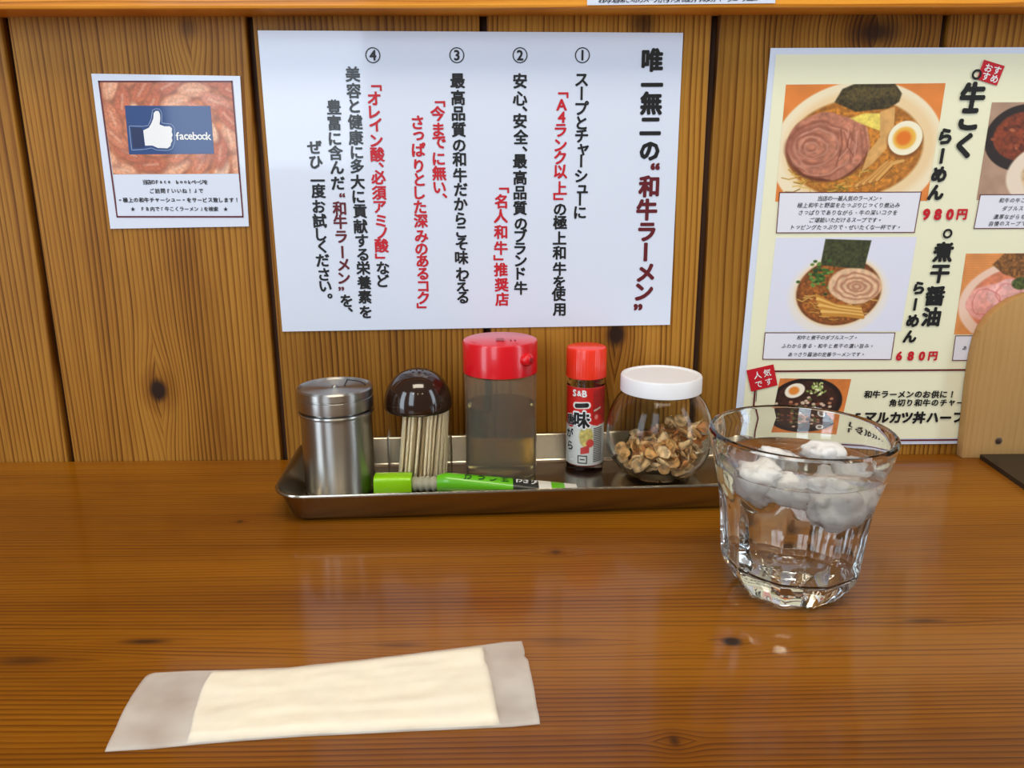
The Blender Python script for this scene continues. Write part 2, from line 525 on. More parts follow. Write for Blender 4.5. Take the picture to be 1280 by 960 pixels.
# ------------------------------------------------------------------ notice on the rail
YR = -0.0268
nt_c = [(733, -60), (971, -60), (969, 4), (734, 6.5)]
n0 = wall_pt(850, 5, YR)
notice = empty('paper_notice', (n0.x, YR, n0.z), 'white paper notice on the orange rail, only its lower edge in view', 'notice')
sheet('notice_sheet', nt_c, M_LAM, notice, YR, 0.0005)
p = PrintH(YR - 0.0003)
p.row('お肉の旨味たっぷりスープが付けられるおすすめのチャーシューメニュー', 752, 950, -0.5, 0.0046, 0.012, y1=-2.0)
p.build('small_lettering', M_BLACK, notice)

# ------------------------------------------------------------------ small square poster
YP = -0.0012
sp_c = [(114, 92), (300, 95), (311, 283), (138, 286)]
c0 = wall_pt(225, 286, YP)
small = empty('square_poster', (c0.x, YP, c0.z), 'small square white poster with a blue thumbs-up panel over sliced meat', 'poster')
sheet('poster_sheet', sp_c, M_LAM, small, YP, 0.0007)
cv = Canvas(165, 115, 0.6)
cv.fill((196, 118, 74), tex=.28, ts=9, seed=2)
rng = random.Random(4)
for ring_i, (rr, n) in enumerate(((100, 19), (72, 14), (44, 9))):
    for k in range(n):
        a = 2 * math.pi * (k + .5 * (ring_i % 2)) / n
        x, y = 84 + rr * 1.05 * math.cos(a), 56 + rr * .72 * math.sin(a)
        deg = math.degrees(a)
        cc = rng.choice([(222, 158, 122), (204, 124, 88), (190, 104, 70), (232, 184, 152), (210, 136, 108)])
        cv.ell(x + 2, y + 2, 21, 9.5, (120, 62, 44), 5, rot=deg + 62, a=.55)
        cv.ell(x, y, 20, 9, cc, 3, rot=deg + 62, tex=.16, ts=2.2, seed=k)
        cv.stroke([(x - 9 * math.cos(R(deg + 62)), y - 9 * math.sin(R(deg + 62))), (x + 9 * math.cos(R(deg + 62)), y + 9 * math.sin(R(deg + 62)))], 2.2, (238, 204, 180), 3, a=.5)
cv.build('meat_photo_print', [(124.5, 103), (289, 103), (298, 217), (141.5, 218)], small, YP - 0.00025)
p = PrintH(YP - 0.00035); p.line([(123.5, 101.8), (289.7, 101.8), (303.5, 271), (146.5, 271)], 0.0011, True); p.build('dark_red_border', M_DRED, small)
p = PrintH(YP - 0.0004); p.poly([(156, 132), (263, 132.5), (267.7, 192.3), (161.4, 193)]); p.build('blue_panel_print', M_BLUE, small)
def z8(pts): return [(100 + x / 4.364, 80 + y / 4.364) for x, y in pts]
th = z8([(402, 268), (412, 256), (428, 256), (436, 272), (438, 300), (434, 330), (460, 340), (490, 340), (502, 352), (500, 372), (506, 386), (500, 402), (504, 418), (496, 432), (494, 446), (478, 460), (425, 458), (395, 445), (355, 445), (345, 362), (375, 348), (390, 322), (400, 296)])
cuff = z8([(278, 346), (338, 350), (350, 455), (290, 458)])
p = PrintH(YP - 0.00055); p.line(z8([(268, 338), (344, 340), (372, 336), (388, 300), (396, 252), (412, 244), (434, 246), (446, 268), (446, 322), (500, 328), (516, 350), (518, 420), (504, 462), (480, 472), (420, 470), (390, 458), (350, 466), (282, 470)]), 0.0004, True); p.build('emblem_outline', M_LBLUE, small)
p = PrintH(YP - 0.0006); p.poly(cuff); p.build('emblem_cuff', M_DBLUE, small)
p = PrintH(YP - 0.0006); p.poly(th)
p.row('f', 222, 222, 170.2, 0.0076, 0.022)
for ch, x, y in zip('acebook', (227.2, 232.6, 238, 243.9, 249.9, 255.6, 260.8), (171.2, 171.2, 171.2, 170, 171.3, 171.3, 170.1)): p.char(ch, x, y, 0.0076, 0.022)
p.build('white_emblem_and_wordmark', M_WHITEINK, small)
p = PrintH(YP - 0.00035); p.poly([(142.5, 218.2), (298.3, 217.2), (302.8, 269.8), (147, 269.8)]); p.build('caption_ground', M_LAM, small)
p = PrintH(YP - 0.0006)
p.row('当店のFace bookページを', 181, 257, 227.6, 0.0037, 0.022)
p.row('ご訪問『いいね！』で', 190, 251, 238.6, 0.0037, 0.022)
p.row('“極上の和牛チャーシュー”をサービス致します！', 150, 296, 250, 0.0037, 0.028)
p.row('★　FB内で「牛こくラーメン」を検索　★', 166, 282, 261.2, 0.0036, 0.018)
p.build('small_lettering', M_BLACK, small)

# ------------------------------------------------------------------ large white lettered poster
lp_c = [(322, 38), (854, 41), (837.5, 406), (353, 414.5)]
c0 = wall_pt(590, 412, YP)
big = empty('lettered_poster', (c0.x, YP, c0.z), 'wide white laminated poster of vertical black and red lettering above the tray', 'poster')
sheet('poster_sheet', lp_c, M_LAM, big, YP, 0.0007)
BK = [('スープとチャーシューに', [(727, 100), (727, 116.6), (727.6, 135), (727, 153.6), (727, 170), (729, 187), (726.5, 201), (726.5, 220), (728, 236.4), (725, 249), (725, 265.7)]),
      ('の極上和牛を使用', [(700, 262), (700, 278), (699.5, 297.5), (699, 316), (699.5, 336), (699, 352.5), (698.4, 367.8), (699, 387)]),
      ('安心、安全、最高品質のブランド牛', [(650, 101), (650, 123), (656, 136), (650, 151), (651, 171), (656, 186), (650, 201.6), (650, 222), (650, 241), (650, 260), (651, 280), (651, 294.5), (650, 311), (651, 326), (651, 342), (651, 360)]),
      ('最高品質の和牛だからこそ味わえる', [(572, 101), (572.5, 122), (573, 142), (573.4, 162), (574, 182), (574, 199), (575, 219), (576, 237), (576, 255), (576, 273.4), (576.5, 290), (577, 305), (577, 322), (578, 342), (578, 356.5), (578.4, 372)]),
      ('など', [(478.7, 335), (479, 351)]),
      ('美容と健康に多大に貢献する栄養素を', [(440.8, 92.7), (442, 113.3), (443, 132.5), (444, 152.4), (444.8, 172), (446, 190.6), (446.4, 207.5), (447, 227.4), (448, 246), (450, 264), (450.6, 283), (452.3, 301), (453.4, 318.4), (454, 335), (455.3, 353), (456, 371), (457, 390)]),
      ('豊富に含んだ', [(417.3, 133.7), (417.8, 153.6), (418.5, 173.5), (419.4, 191), (421.3, 209.4), (422.5, 229)]),
      ('を、', [(433, 376), (438, 387)]),
      ('ぜひ一度お試しください。', [(393, 184), (395, 203), (397, 225.6), (398, 238.6), (398.6, 258), (399.5, 276), (401.4, 293), (402.6, 308), (403.3, 325.5), (405, 343), (406.8, 358), (412.4, 370)])]
RD = [('「A4ランク以上」', [(704, 119), (702, 131), (702, 146.5), (700.7, 163), (700.7, 181.7), (700, 197), (700.7, 214.5), (700, 235), (698, 246.5)]),
      ('「名人和牛」推奨店', [(630, 238), (626, 251.6), (626, 270), (625.7, 290), (626, 310), (623, 322), (626, 337), (627, 356), (627.6, 374)]),
      ('「今までに無い、', [(550, 130), (547, 142), (548, 162), (549, 178), (548.4, 198.6), (549, 216.4), (549.5, 234.5), (556, 244.6)]),
      ('さっぱりとした深みのあるコク」', [(522, 153), (523.3, 170), (523.3, 187), (523.3, 207.5), (524.4, 224.4), (524.5, 241), (525, 258.7), (526, 276), (526.8, 295.5), (526.8, 311.4), (528, 326), (528.4, 342.3), (529, 358), (529, 372.3), (527, 382)]),
      ('「オレイン酸、必須アミノ酸」', [(470.5, 110), (467.5, 123), (468, 140), (469.4, 156), (470.5, 176), (471.7, 193), (476.4, 206), (473, 221.5), (474, 241), (474.8, 258.7), (476, 276), (477.6, 291.5), (477, 307), (475, 320)])]
YT = YP - 0.0003
p = Print(YT)
for txt, pts in BK:
    for ch, (x, y) in zip(txt, pts): p.char(ch, x, y, 0.0107, 0.033)
for ch, x in zip('④③②①', (466, 571, 650, 728)):
    c = wall_pt(x, 69, YT)
    n = len(p.v)
    for k in range(32):
        a = 2 * math.pi * k / 32
        for r_ in (0.0046, 0.0053): p.v.append((c.x + r_ * math.cos(a), YT, c.z + r_ * math.sin(a)))
    for k in range(32):
        k2 = (k + 1) % 32; p.f.append((n + 2 * k, n + 2 * k + 1, n + 2 * k2 + 1, n + 2 * k2))
    p.char({'①': '1', '②': '2', '③': '3', '④': '4'}[ch], x, 69, 0.0095, 0.03)
for ch, x, y in zip('唯一無二の', (815.5, 815, 814, 813, 812), (75, 106, 129, 158, 189)): p.char(ch, x, y, 0.0160, 0.048)
p.build('black_lettering', M_BLACK, big)
p = Print(YT)
for txt, pts in RD:
    for ch, (x, y) in zip(txt, pts): p.char(ch, x, y, 0.0107, 0.033)
p.build('red_lettering', M_RED, big)
p = Print(YT)
for ch, x, y in zip('“和牛ラーメン”', (819, 811, 808.5, 808.5, 807, 807, 805, 797.5), (208, 233, 262, 290, 315, 341, 365, 384)): p.char(ch, x, y, 0.0160, 0.046)
for ch, (x, y) in zip('“和牛ラーメン”', [(427.6, 244), (424, 260.5), (425.3, 277.4), (426.5, 296), (428, 315), (429.5, 331), (430, 347.7), (426.5, 361)]): p.char(ch, x, y, 0.0107, 0.033)
p.build('dark_red_lettering', M_DRED, big)

# ------------------------------------------------------------------ menu sheet
YM = -0.0014
tl, bl = wall_pt(963.5, 60, YM), wall_pt(915.5, 557, YM)
# an A3 sheet, its right part lies outside the frame
def ext(px0, py0, L_):                                   # pixel of a point L_ metres to the right
    a = wall_pt(px0, py0, YM); return a + Vector((L_, 0, 0.0))
menu = empty('menu_sheet', (bl.x + .2, YM, bl.z), 'large cream laminated menu sheet with bowls of noodles and prices', 'menu')
def unproj(w):
    q = ROT.transposed() @ (Vector(w) - Vector((0, -CD, CH)))
    return (640 + F * q.x / -q.z, 480 - F * q.y / -q.z)
m_tr = unproj(ext(963.5, 60, 0.422)); m_br = unproj(ext(915.5, 557, 0.422))
sheet('laminated_sheet', [(963.5, 60), m_tr, m_br, (915.5, 557)], M_LAM, menu, YM, 0.0007)
it, ib = unproj(ext(970, 68, 0.408)), unproj(ext(925, 550, 0.408))
p = PrintH(YM - 0.0002); p.poly([(970, 68), it, ib, (925, 550)]); p.build('cream_print', M_CREAM, menu)
YK = YM - 0.0004

# bowl of wagyu noodles
cv = Canvas(196, 147, 0.6)
cv.fill((226, 132, 58), tex=.06, ts=20)
cv.ell(98, 84, 108, 88, (240, 224, 190), 2)
cv.ell(100, 80, 96, 74, (236, 206, 158), 8)
cv.ell(94, 80, 86, 62, (168, 104, 36), 3, tex=.25, ts=6)
cv.ell(92, 82, 80, 57, (186, 118, 40), 3, tex=.3, ts=4, seed=7)
for k in range(46):
    a = rng.uniform(0, 6.28); x = 58 + rng.uniform(-36, 60); y = 118 + rng.uniform(-14, 14)
    cv.stroke([(x, y), (x + 13 * math.cos(a), y + 5 * math.sin(a)), (x + 20 * math.cos(a + .5), y + 9 * math.sin(a + .5))], 1.6, rng.choice([(214, 176, 84), (190, 140, 50), (140, 96, 30), (120, 110, 40)]), a=.8)
cv.poly([(62, 22), (70, 6), (84, 0), (134, 0), (144, 12), (142, 22), (130, 30), (90, 34)], (62, 52, 26), 2, tex=.5, ts=3)
cv.poly([(66, 18), (86, 4), (136, 4), (140, 14), (90, 22)], (98, 84, 44), 3, a=.6, tex=.5, ts=2)
cv.ell(60, 80, 52, 42, (104, 52, 30), 4)
cv.ell(60, 77, 52, 41, (184, 118, 92), 2, wob=.16, tex=.22, ts=6, seed=3)
for rx, ry, cx, cy in ((42, 33, 52, 80), (30, 24, 44, 76), (19, 15, 40, 76), (9, 7, 38, 76)):
    cv.ring(cx, cy, rx, ry, 3.2, (140, 78, 58), a=.75, wob=.25)
    cv.ring(cx + 1, cy + 2, rx * .93, ry * .93, 2.4, (216, 160, 136), a=.55, wob=.25)
for k in range(9):
    x = 74 + k * 4; cv.stroke([(x, 56 + rng.uniform(-6, 8)), (x + rng.uniform(-6, 8), 76), (x + rng.uniform(-9, 9), 98 + rng.uniform(-8, 10))], 1.8, rng.choice([(128, 68, 50), (210, 150, 128), (150, 88, 66)]), 1.5, a=.7)
cv.poly([(84, 42), (100, 36), (122, 36), (124, 58), (112, 54), (92, 46)], (232, 208, 96), 2, tex=.12, ts=4)
cv.poly([(120, 34), (138, 28), (140, 56), (134, 80), (120, 98), (106, 110), (112, 84), (124, 66)], (216, 164, 96), 1.5, tex=.1, ts=8)
for k in range(8):
    o_ = k * 4.2
    cv.stroke([(98 + o_, 128 - k * 1.2), (118 + o_ * .9, 116 - k * 2.4), (134 + o_ * .8, 98 - k * .4)], 3.8, (222, 168, 92) if k % 2 else (188, 124, 54), 1, a=.95)
    cv.stroke([(100 + o_, 130 - k * 1.2), (120 + o_ * .9, 118 - k * 2.4)], 1.0, (110, 62, 22), 1, a=.8)
cv.ell(156, 70, 22.5, 23, (120, 66, 24), 4, a=.7)
cv.ell(156, 67, 21.5, 21.5, (244, 236, 206), 1.2)
cv.ell(155, 67, 14.5, 14, (236, 180, 70), 3)
cv.ell(154, 67, 9.5, 9, (226, 118, 30), 4)
cv.build('noodle_bowl_photo_print', [(982.5, 105.8), (1182, 104), (1159, 251), (969, 252)], menu, YK)

# bowl of soy sauce noodles
cv = Canvas(176, 118, 0.6)
cv.fill((222, 224, 240))
cv.ell(88, 72, 64, 52, (232, 226, 220), 6)
cv.ell(88, 68, 57, 45, (236, 214, 180), 3)
cv.ell(88, 68, 54, 42, (120, 66, 28), 2, tex=.3, ts=5)
cv.ell(88, 69, 50, 38, (150, 86, 34), 3, tex=.4, ts=3, seed=5)
for k in range(40):
    a = rng.uniform(0, 6.28); rr_ = rng.uniform(.45, .9)
    x, y = 88 + 52 * rr_ * math.cos(a), 72 + 36 * rr_ * abs(math.sin(a))
    cv.stroke([(x - 6, y), (x, y + rng.uniform(-3, 3)), (x + 6, y + rng.uniform(-2, 4))], 1.4, rng.choice([(226, 186, 98), (198, 148, 62), (110, 62, 24)]), a=.8)
cv.poly([(62, 2), (120, 4), (116, 40), (60, 34)], (60, 64, 34), 1.2, tex=.4, ts=3)
for k in range(50):
    x, y = 58 + rng.gauss(0, 8), 48 + rng.gauss(0, 8)
    cv.ell(x, y, 2.6, 1.8, rng.choice([(58, 96, 34), (104, 138, 58), (40, 66, 26)]), 1)
cv.ell(107, 60, 34, 22, (226, 186, 148), 2, wob=.08, tex=.1, ts=5, rot=8)
for rx, ry in ((27, 16), (19, 11), (11, 6), (5, 3)): cv.ring(110, 61, rx, ry, 2.2, (160, 98, 72), a=.75, wob=.2, rot=8)
for k in range(7):
    cv.stroke([(60 + k * 2, 72 + k * 4), (84 + k * 3, 84 + k * 2.2), (118 + k, 88 + k * 2)], 4.2, (232, 184, 100) if k % 2 else (196, 136, 54), 1)
cv.build('soy_noodle_photo_print', [(970, 297), (1146, 296), (1126, 414), (956.5, 415)], menu, YK)

# dipping noodles, at the frame's right edge
cv = Canvas(170, 122, 0.8)
cv.fill((176, 142, 118), tex=.08, ts=14)
cv.ell(46, 44, 48, 42, (38, 26, 22), 1.5)
cv.ell(46, 42, 38, 31, (122, 52, 24), 2, tex=.35, ts=5)
for k in range(22): cv.ell(46 + rng.gauss(0, 14), 42 + rng.gauss(0, 11), 3.5, 2, rng.choice([(176, 96, 60), (90, 36, 18), (150, 72, 40)]), 1, rot=rng.uniform(0, 90))
cv.ell(100, 92, 70, 48, (232, 214, 192), 2)
cv.ell(104, 90, 56, 36, (214, 176, 128), 3, tex=.2, ts=5)
cv.build('dipping_noodle_photo_print', [(1240, 128), (1418, 127), (1406, 249), (1220.5, 250)], menu, YK)

# noodles with rare meat slices
cv = Canvas(170, 104, 0.8)
cv.fill((222, 144, 78), tex=.08, ts=12)
for k in range(10): cv.stroke([(0, 4 + k * 3), (170, 2 + k * 3)], .8, (196, 116, 56), 1, a=.5)
cv.ell(88, 64, 88, 58, (236, 200, 178), 2)
cv.ell(88, 62, 76, 47, (216, 128, 92), 2, tex=.15, ts=8)
cv.ell(34, 62, 25, 22, (226, 158, 146), 2, wob=.15, tex=.15, ts=6)
cv.ell(62, 52, 26, 20, (232, 176, 170), 2, wob=.15, tex=.15, ts=6)
cv.ring(34, 62, 18, 16, 1.6, (190, 96, 90), a=.6, wob=.3); cv.ring(62, 52, 17, 13, 1.6, (200, 110, 104), a=.6, wob=.3)
cv.poly([(36, 14), (50, 0), (120, 0), (110, 26), (84, 36), (52, 26)], (124, 80, 36), 2, tex=.5, ts=3)
cv.ell(76, 38, 12, 8, (70, 84, 36), 2, tex=.5, ts=2)
cv.build('rare_meat_noodle_photo_print', [(1207.5, 317), (1372, 316), (1362, 418), (1192.5, 418)], menu, YK)

# rice bowl
cv = Canvas(90, 62, 0.5)
cv.fill((214, 124, 58), tex=.1, ts=10)
cv.ell(38, 30, 47, 31, (26, 18, 18), 1.2)
cv.ell(38, 29, 41, 26, (54, 30, 24), 2, tex=.4, ts=4)
for k in range(60): cv.ell(40 + rng.gauss(0, 15), 38 + rng.gauss(0, 7), 2.4, 1.6, rng.choice([(186, 128, 96), (120, 64, 44), (214, 190, 166), (90, 100, 50)]), 1)
cv.ell(22, 15, 12.5, 9, (246, 236, 216), 1, rot=-12); cv.ell(21, 15, 6.5, 5, (232, 140, 52), 2)
for k in range(34): cv.ell(49 + rng.gauss(0, 6.5), 12 + rng.gauss(0, 4.5), 2, 1.1, rng.choice([(196, 210, 130), (230, 236, 190), (140, 168, 84)]), .8, rot=rng.uniform(0, 180))
cv.ell(64, 49, 5.5, 5, (226, 222, 214), 1); cv.ell(64, 49, 3, 2.6, (120, 104, 88), 1)
cv.build('rice_bowl_photo_print', [(975, 473), (1064, 474), (1050, 535), (962, 535)], menu, YK)

caps = [[(974.5, 240.7), (1151.7, 240), (1143, 290.4), (970.5, 291)], [(956.4, 416), (1118.8, 416), (1113.8, 449.4), (953.4, 449)],
        [(1225.5, 243.4), (1400, 242.5), (1394, 285), (1217.5, 285.5)], [(1194.5, 419.8), (1356, 419), (1352, 450), (1190.4, 450.5)]]
p = PrintH(YK - 0.0003)
for c in caps: p.poly(c)
p.build('caption_ground', M_CAPBOX, menu)
p = PrintH(YK - 0.0005)
for c in caps: p.line(c, 0.0006, True)
yl = (unproj(ext(946, 464.3, 0.39)), unproj(ext(938, 552, 0.39)))
p.line([(946, 464.3), yl[0], yl[1], (938, 552)], 0.0014, True)
p.build('dark_red_rules', M_DRED, menu)
p = Print(YK - 0.0006)
BR = dict(shear=0.05)
p.char('○', 1221, 93, 0.0085, .05, **BR)
for ch, x, y in zip('牛こく', (1216, 1211, 1205), (119.5, 149, 182)): p.char(ch, x, y, 0.0185, 0.060, **BR)
for ch, x, y in zip('らーめん', (1182, 1177.5, 1174, 1170), (170.5, 195, 218, 240.5)): p.char(ch, x, y, 0.0122, 0.062, **BR)
p.char('○', 1184.5, 292, 0.0085, .05, **BR)
for ch, x, y in zip('煮干醤油', (1179, 1174.6, 1168.7, 1164), (315, 342.5, 370, 396)): p.char(ch, x, y, 0.0152, 0.048, **BR)
for ch, x, y in zip('らーめん', (1148.8, 1144, 1141, 1137.5), (360, 380.5, 401, 420.6)): p.char(ch, x, y, 0.0108, 0.058, **BR)
p.vertical = False
for txt, x0, x1, y in (('当店の一番人気のラーメン。', 1025, 1101, 248), ('極上和牛と野菜をたっぷりじっくり煮込み', 1000, 1122, 256.5), ('さっぱりでありながら、牛の深いコクを', 1001, 1119, 265.7),
                       ('ご堪能いただけるスープです。', 1015, 1100, 275), ('トッピングたっぷりで、ぜいたくな一杯です。', 991, 1124, 284)):
    p.row(txt, x0, x1, y, 0.0040, 0.008, shear=.2)
for txt, x0, x1, y in (('和牛と煮干のダブルスープ。', 999, 1070, 422), ('ふわから香る、和牛と煮干の濃い旨み。', 980, 1090, 432.5), ('あっさり醤油の定番ラーメンです。', 988, 1079, 443)):
    p.row(txt, x0, x1, y, 0.0038, 0.008, shear=.2)
for txt, x0, y in (('和牛の牛こつと魚介の', 1252, 250.5), ('ダブルスープが香る', 1256, 260.5), ('濃厚ながらも旨い', 1245, 271), ('自慢のスープです。', 1239, 279.5), ):
    p.row(txt, x0, x0 + 6.8 * (len(txt) - 1), y, 0.0038, 0.008, shear=.2)
p.row('あっさり塩仕立て', 1206, 1262, 435, 0.0038, 0.008, shear=.2)
p.row('和牛ラーメンのお供に！', 1085, 1190, 493, 0.0064, 0.042, **BR)
p.row('角切り和牛のチャーシュー', 1116, 1232, 503.5, 0.0062, 0.040, **BR)
for ch, x in zip('「マルカツ丼ハーフ」', (1072, 1088, 1103.5, 1119, 1133.5, 1149, 1166, 1182, 1198, 1213)): p.char(ch, x, 522, 0.0102, 0.050, **BR)
p.char('｜', 945.5, 495, 0.009, .01)
p.build('black_lettering', M_BLACK, menu)
p = PrintH(YK - 0.0006)
for ch, x in zip('980円', (1158, 1172.5, 1187.5, 1202.5)): p.char(ch, x, 268, 0.0108 if ch != '円' else .0085, 0.05, **BR)
for ch, x in zip('680円', (1124, 1138.4, 1152.4, 1166)): p.char(ch, x, 445, 0.0096 if ch != '円' else .0078, 0.05, **BR)
p.poly([(1230, 74.5), (1256, 82.5), (1246, 107), (1221, 99)])
p.poly([(933, 463), (966.8, 455.4), (972, 481.5), (939, 489.5)])
p.build('red_prices_and_seals', M_RED, menu)
p = PrintH(YK - 0.0009)
for ch, x, y in (('お', 1236, 85), ('す', 1246.5, 88), ('す', 1232.5, 95.5), ('め', 1243, 98.5)): p.char(ch, x, y, 0.0062, 0.02, rot=-14)
for ch, x, y in (('人', 947, 469), ('気', 959, 466), ('で', 948.5, 480.5), ('す', 961, 477)): p.char(ch, x, y, 0.0064, 0.012, rot=12)
p.build('white_seal_lettering', M_WHITEINK, menu)

# ------------------------------------------------------------------ materials of the things
M_STEEL = pbr('brushed_steel', (0.43, 0.42, 0.40), 0.34, metal=1.0)
_b = M_STEEL.node_tree.nodes['Principled BSDF']; _b.inputs['Anisotropic'].default_value = 0.92; _b.inputs['Anisotropic Rotation'].default_value = 0.25
_t = M_STEEL.node_tree.nodes.new('ShaderNodeTangent'); _t.direction_type = 'RADIAL'; _t.axis = 'Z'
M_STEEL.node_tree.links.new(_t.outputs[0], _b.inputs['Tangent'])
M_TRAYSTEEL = pbr('worn_tray_steel', (0.40, 0.36, 0.29), 0.22, metal=1.0, vary=0.08, vscale=60)
M_DARKSLOT = pbr('dark_slot', (0.02, 0.02, 0.02), 0.5)
M_DOME = pbr('dark_brown_plastic', (0.022, 0.008, 0.004), 0.12, coat=0.5)
M_HOLE = pbr('black_hole', (0.003, 0.002, 0.002), 0.4)
M_CLEARP = pbr('clear_plastic', (0.94, 0.95, 0.94), 0.02, trans=1.0, ior=1.10)
M_PICK = pbr('birch_toothpick', lin((250, 226, 184)), 0.55, vary=0.06, vscale=120)
M_REDCAP = pbr('red_plastic_cap', (0.68, 0.004, 0.012), 0.28, sss=0.0, coat=0.3)
M_REDDARK = pbr('dark_red_plastic', (0.30, 0.004, 0.010), 0.35)
M_FROST = pbr('frosted_plastic', (0.90, 0.86, 0.74), 0.15, trans=0.95, ior=1.15)
M_OIL = pbr('pale_yellow_liquid', (0.66, 0.52, 0.20), 0.05, trans=1.0, ior=1.12)
M_ORANGECAP = pbr('orange_red_cap', (0.85, 0.035, 0.012), 0.32, coat=0.2)
M_GLASS = pbr('clear_glass', (0.97, 0.99, 0.985), 0.0, trans=1.0, ior=1.48)
M_JARGLASS = pbr('jar_glass', (0.97, 0.98, 0.96), 0.0, trans=1.0, ior=1.22)
M_WATER = pbr('water', (0.99, 1.0, 1.0), 0.0, trans=1.0, ior=1.33)
M_WLID = pbr('white_plastic_lid', (0.84, 0.84, 0.86), 0.38, vary=0.03, vscale=80)
M_GREEN = pbr('lime_green_plastic', lin((150, 214, 14)), 0.35, coat=0.3)
M_GREENT = pbr('green_printed_tube', lin((96, 186, 12)), 0.35, coat=0.4)
M_NECK = pbr('grey_ribbed_plastic', lin((170, 165, 140)), 0.4)
M_TUBEBLACK = pbr('tube_black_print', (0.012, 0.014, 0.01), 0.35)
M_TUBEWHITE = pbr('tube_white_print', (0.72, 0.70, 0.62), 0.4)
M_STAND = wood('pale_stand_wood', 2, 0, lin((186, 146, 92)), lin((170, 128, 76)), lin((130, 90, 48)), 0.004, (), rough=0.6, wander=0.6, contrast=.35)
M_SCREW = pbr('rusty_screw', (0.10, 0.05, 0.03), 0.45, metal=0.6)
M_BLACKL = pbr('black_lacquer', (0.018, 0.014, 0.012), 0.35)
M_ICE = pbr('cloudy_ice', (0.99, 0.99, 1.0), 0.25, trans=0.30, ior=1.31, sss=0.0, bump=0.5, bscale=260)
_nt = M_ICE.node_tree; _b = _nt.nodes['Principled BSDF']
_g = _nt.nodes.new('ShaderNodeNewGeometry'); _n = _nt.nodes.new('ShaderNodeTexNoise'); _n.inputs['Scale'].default_value = 95; _n.inputs['Detail'].default_value = 3
_nt.links.new(_g.outputs['Position'], _n.inputs['Vector'])
_r = _nt.nodes.new('ShaderNodeValToRGB'); _r.color_ramp.elements[0].position = .54; _r.color_ramp.elements[1].position = .74
_r.color_ramp.elements[1].color = (.55, .55, .55, 1)
_b.inputs['Subsurface Weight'].default_value = 1.0; _b.inputs['Subsurface Radius'].default_value = (1, 1, 1); _b.inputs['Subsurface Scale'].default_value = 0.009
_nt.links.new(_n.outputs['Fac'], _r.inputs[0]); _nt.links.new(_r.outputs[0], _b.inputs['Transmission Weight'])
M_TOWEL = pbr('cream_towel', lin((255, 248, 226)), 0.85, bump=0.25, bscale=900)

def chip_mat(n, c):
    m, nt, b = new_mat(n)
    tc = nt.nodes.new('ShaderNodeTexCoord'); no = nt.nodes.new('ShaderNodeTexNoise'); no.inputs['Scale'].default_value = 160
    nt.links.new(tc.outputs['Object'], no.inputs['Vector'])
    mx = nt.nodes.new('ShaderNodeMix'); mx.data_type = 'RGBA'
    mx.inputs[6].default_value = (*lin(c), 1); mx.inputs[7].default_value = (*lin([v * .58 for v in c]), 1)
    rp = nt.nodes.new('ShaderNodeValToRGB'); rp.color_ramp.elements[0].position = .45; rp.color_ramp.elements[1].position = .7
    nt.links.new(no.outputs['Fac'], rp.inputs[0]); nt.links.new(rp.outputs[0], mx.inputs[0])
    nt.links.new(mx.outputs[2], b.inputs['Base Color']); b.inputs['Roughness'].default_value = .35
    return m
M_CHIPS = [chip_mat('fried_garlic_gold', (250, 206, 146)), chip_mat('fried_garlic_tan', (236, 178, 108)), chip_mat('fried_garlic_brown', (206, 134, 70))]

# towel wrapper: a thin cloudy film (half of the light passes straight through)
M_FILM, _nt, _b = new_mat('cloudy_film')
_b.inputs['Base Color'].default_value = (*lin((252, 249, 242)), 1); _b.inputs['Roughness'].default_value = 0.45
_tr = _nt.nodes.new('ShaderNodeBsdfTransparent'); _mx = _nt.nodes.new('ShaderNodeMixShader')
_n = _nt.nodes.new('ShaderNodeTexNoise'); _n.inputs['Scale'].default_value = 45; _g = _nt.nodes.new('ShaderNodeNewGeometry')
_nt.links.new(_g.outputs['Position'], _n.inputs['Vector'])
_mr = _nt.nodes.new('ShaderNodeMapRange'); _mr.inputs['From Min'].default_value = .3; _mr.inputs['From Max'].default_value = .7; _mr.inputs['To Min'].default_value = .27; _mr.inputs['To Max'].default_value = .45
_nt.links.new(_n.outputs['Fac'], _mr.inputs['Value']); _nt.links.new(_mr.outputs[0], _mx.inputs[0])
_nt.links.new(_tr.outputs[0], _mx.inputs[1]); _nt.links.new(_b.outputs[0], _mx.inputs[2])
_nt.links.new(_mx.outputs[0], _nt.nodes['Material Output'].inputs[0])

FWD = ROT @ Vector((0, 0, -1))
def dep(p): return (Vector(p) - Vector((0, -CD, CH))).dot(FWD)
def rad(px_half, p): return px_half * dep(p) / F

# ------------------------------------------------------------------ tray
TH = 0.022
fl, fr = flat_pt(336, 621, TH), flat_pt(902, 605, TH)
t_ang = math.atan2(fr.y - fl.y, fr.x - fl.x)
ux = Vector((math.cos(t_ang), math.sin(t_ang), 0)); uy = Vector((-math.sin(t_ang), math.cos(t_ang), 0))
TLEN, TDEP = 0.352, 0.118
t_c = fl + ux * TLEN / 2 + uy * TDEP / 2
t_c.z = 0
tray = empty('steel_tray', t_c, 'long shallow stainless steel tray holding the row of condiments', 'tray')
tray.rotation_euler = (0, 0, 0)
def rrect(d, z, cr=0.022, n=8):
    hx, hy, r = TLEN / 2 - d, TDEP / 2 - d, max(0.004, cr - d)
    out = []
    for cx, cy_, a0 in ((hx - r, hy - r, 0), (-hx + r, hy - r, 90), (-hx + r, -hy + r, 180), (hx - r, -hy + r, 270)):
        for k in range(n + 1):
            a = R(a0 + 90 * k / n)
            q = t_c + ux * (cx + r * math.cos(a)) + uy * (cy_ + r * math.sin(a)); out.append((q.x, q.y, z))
    return out
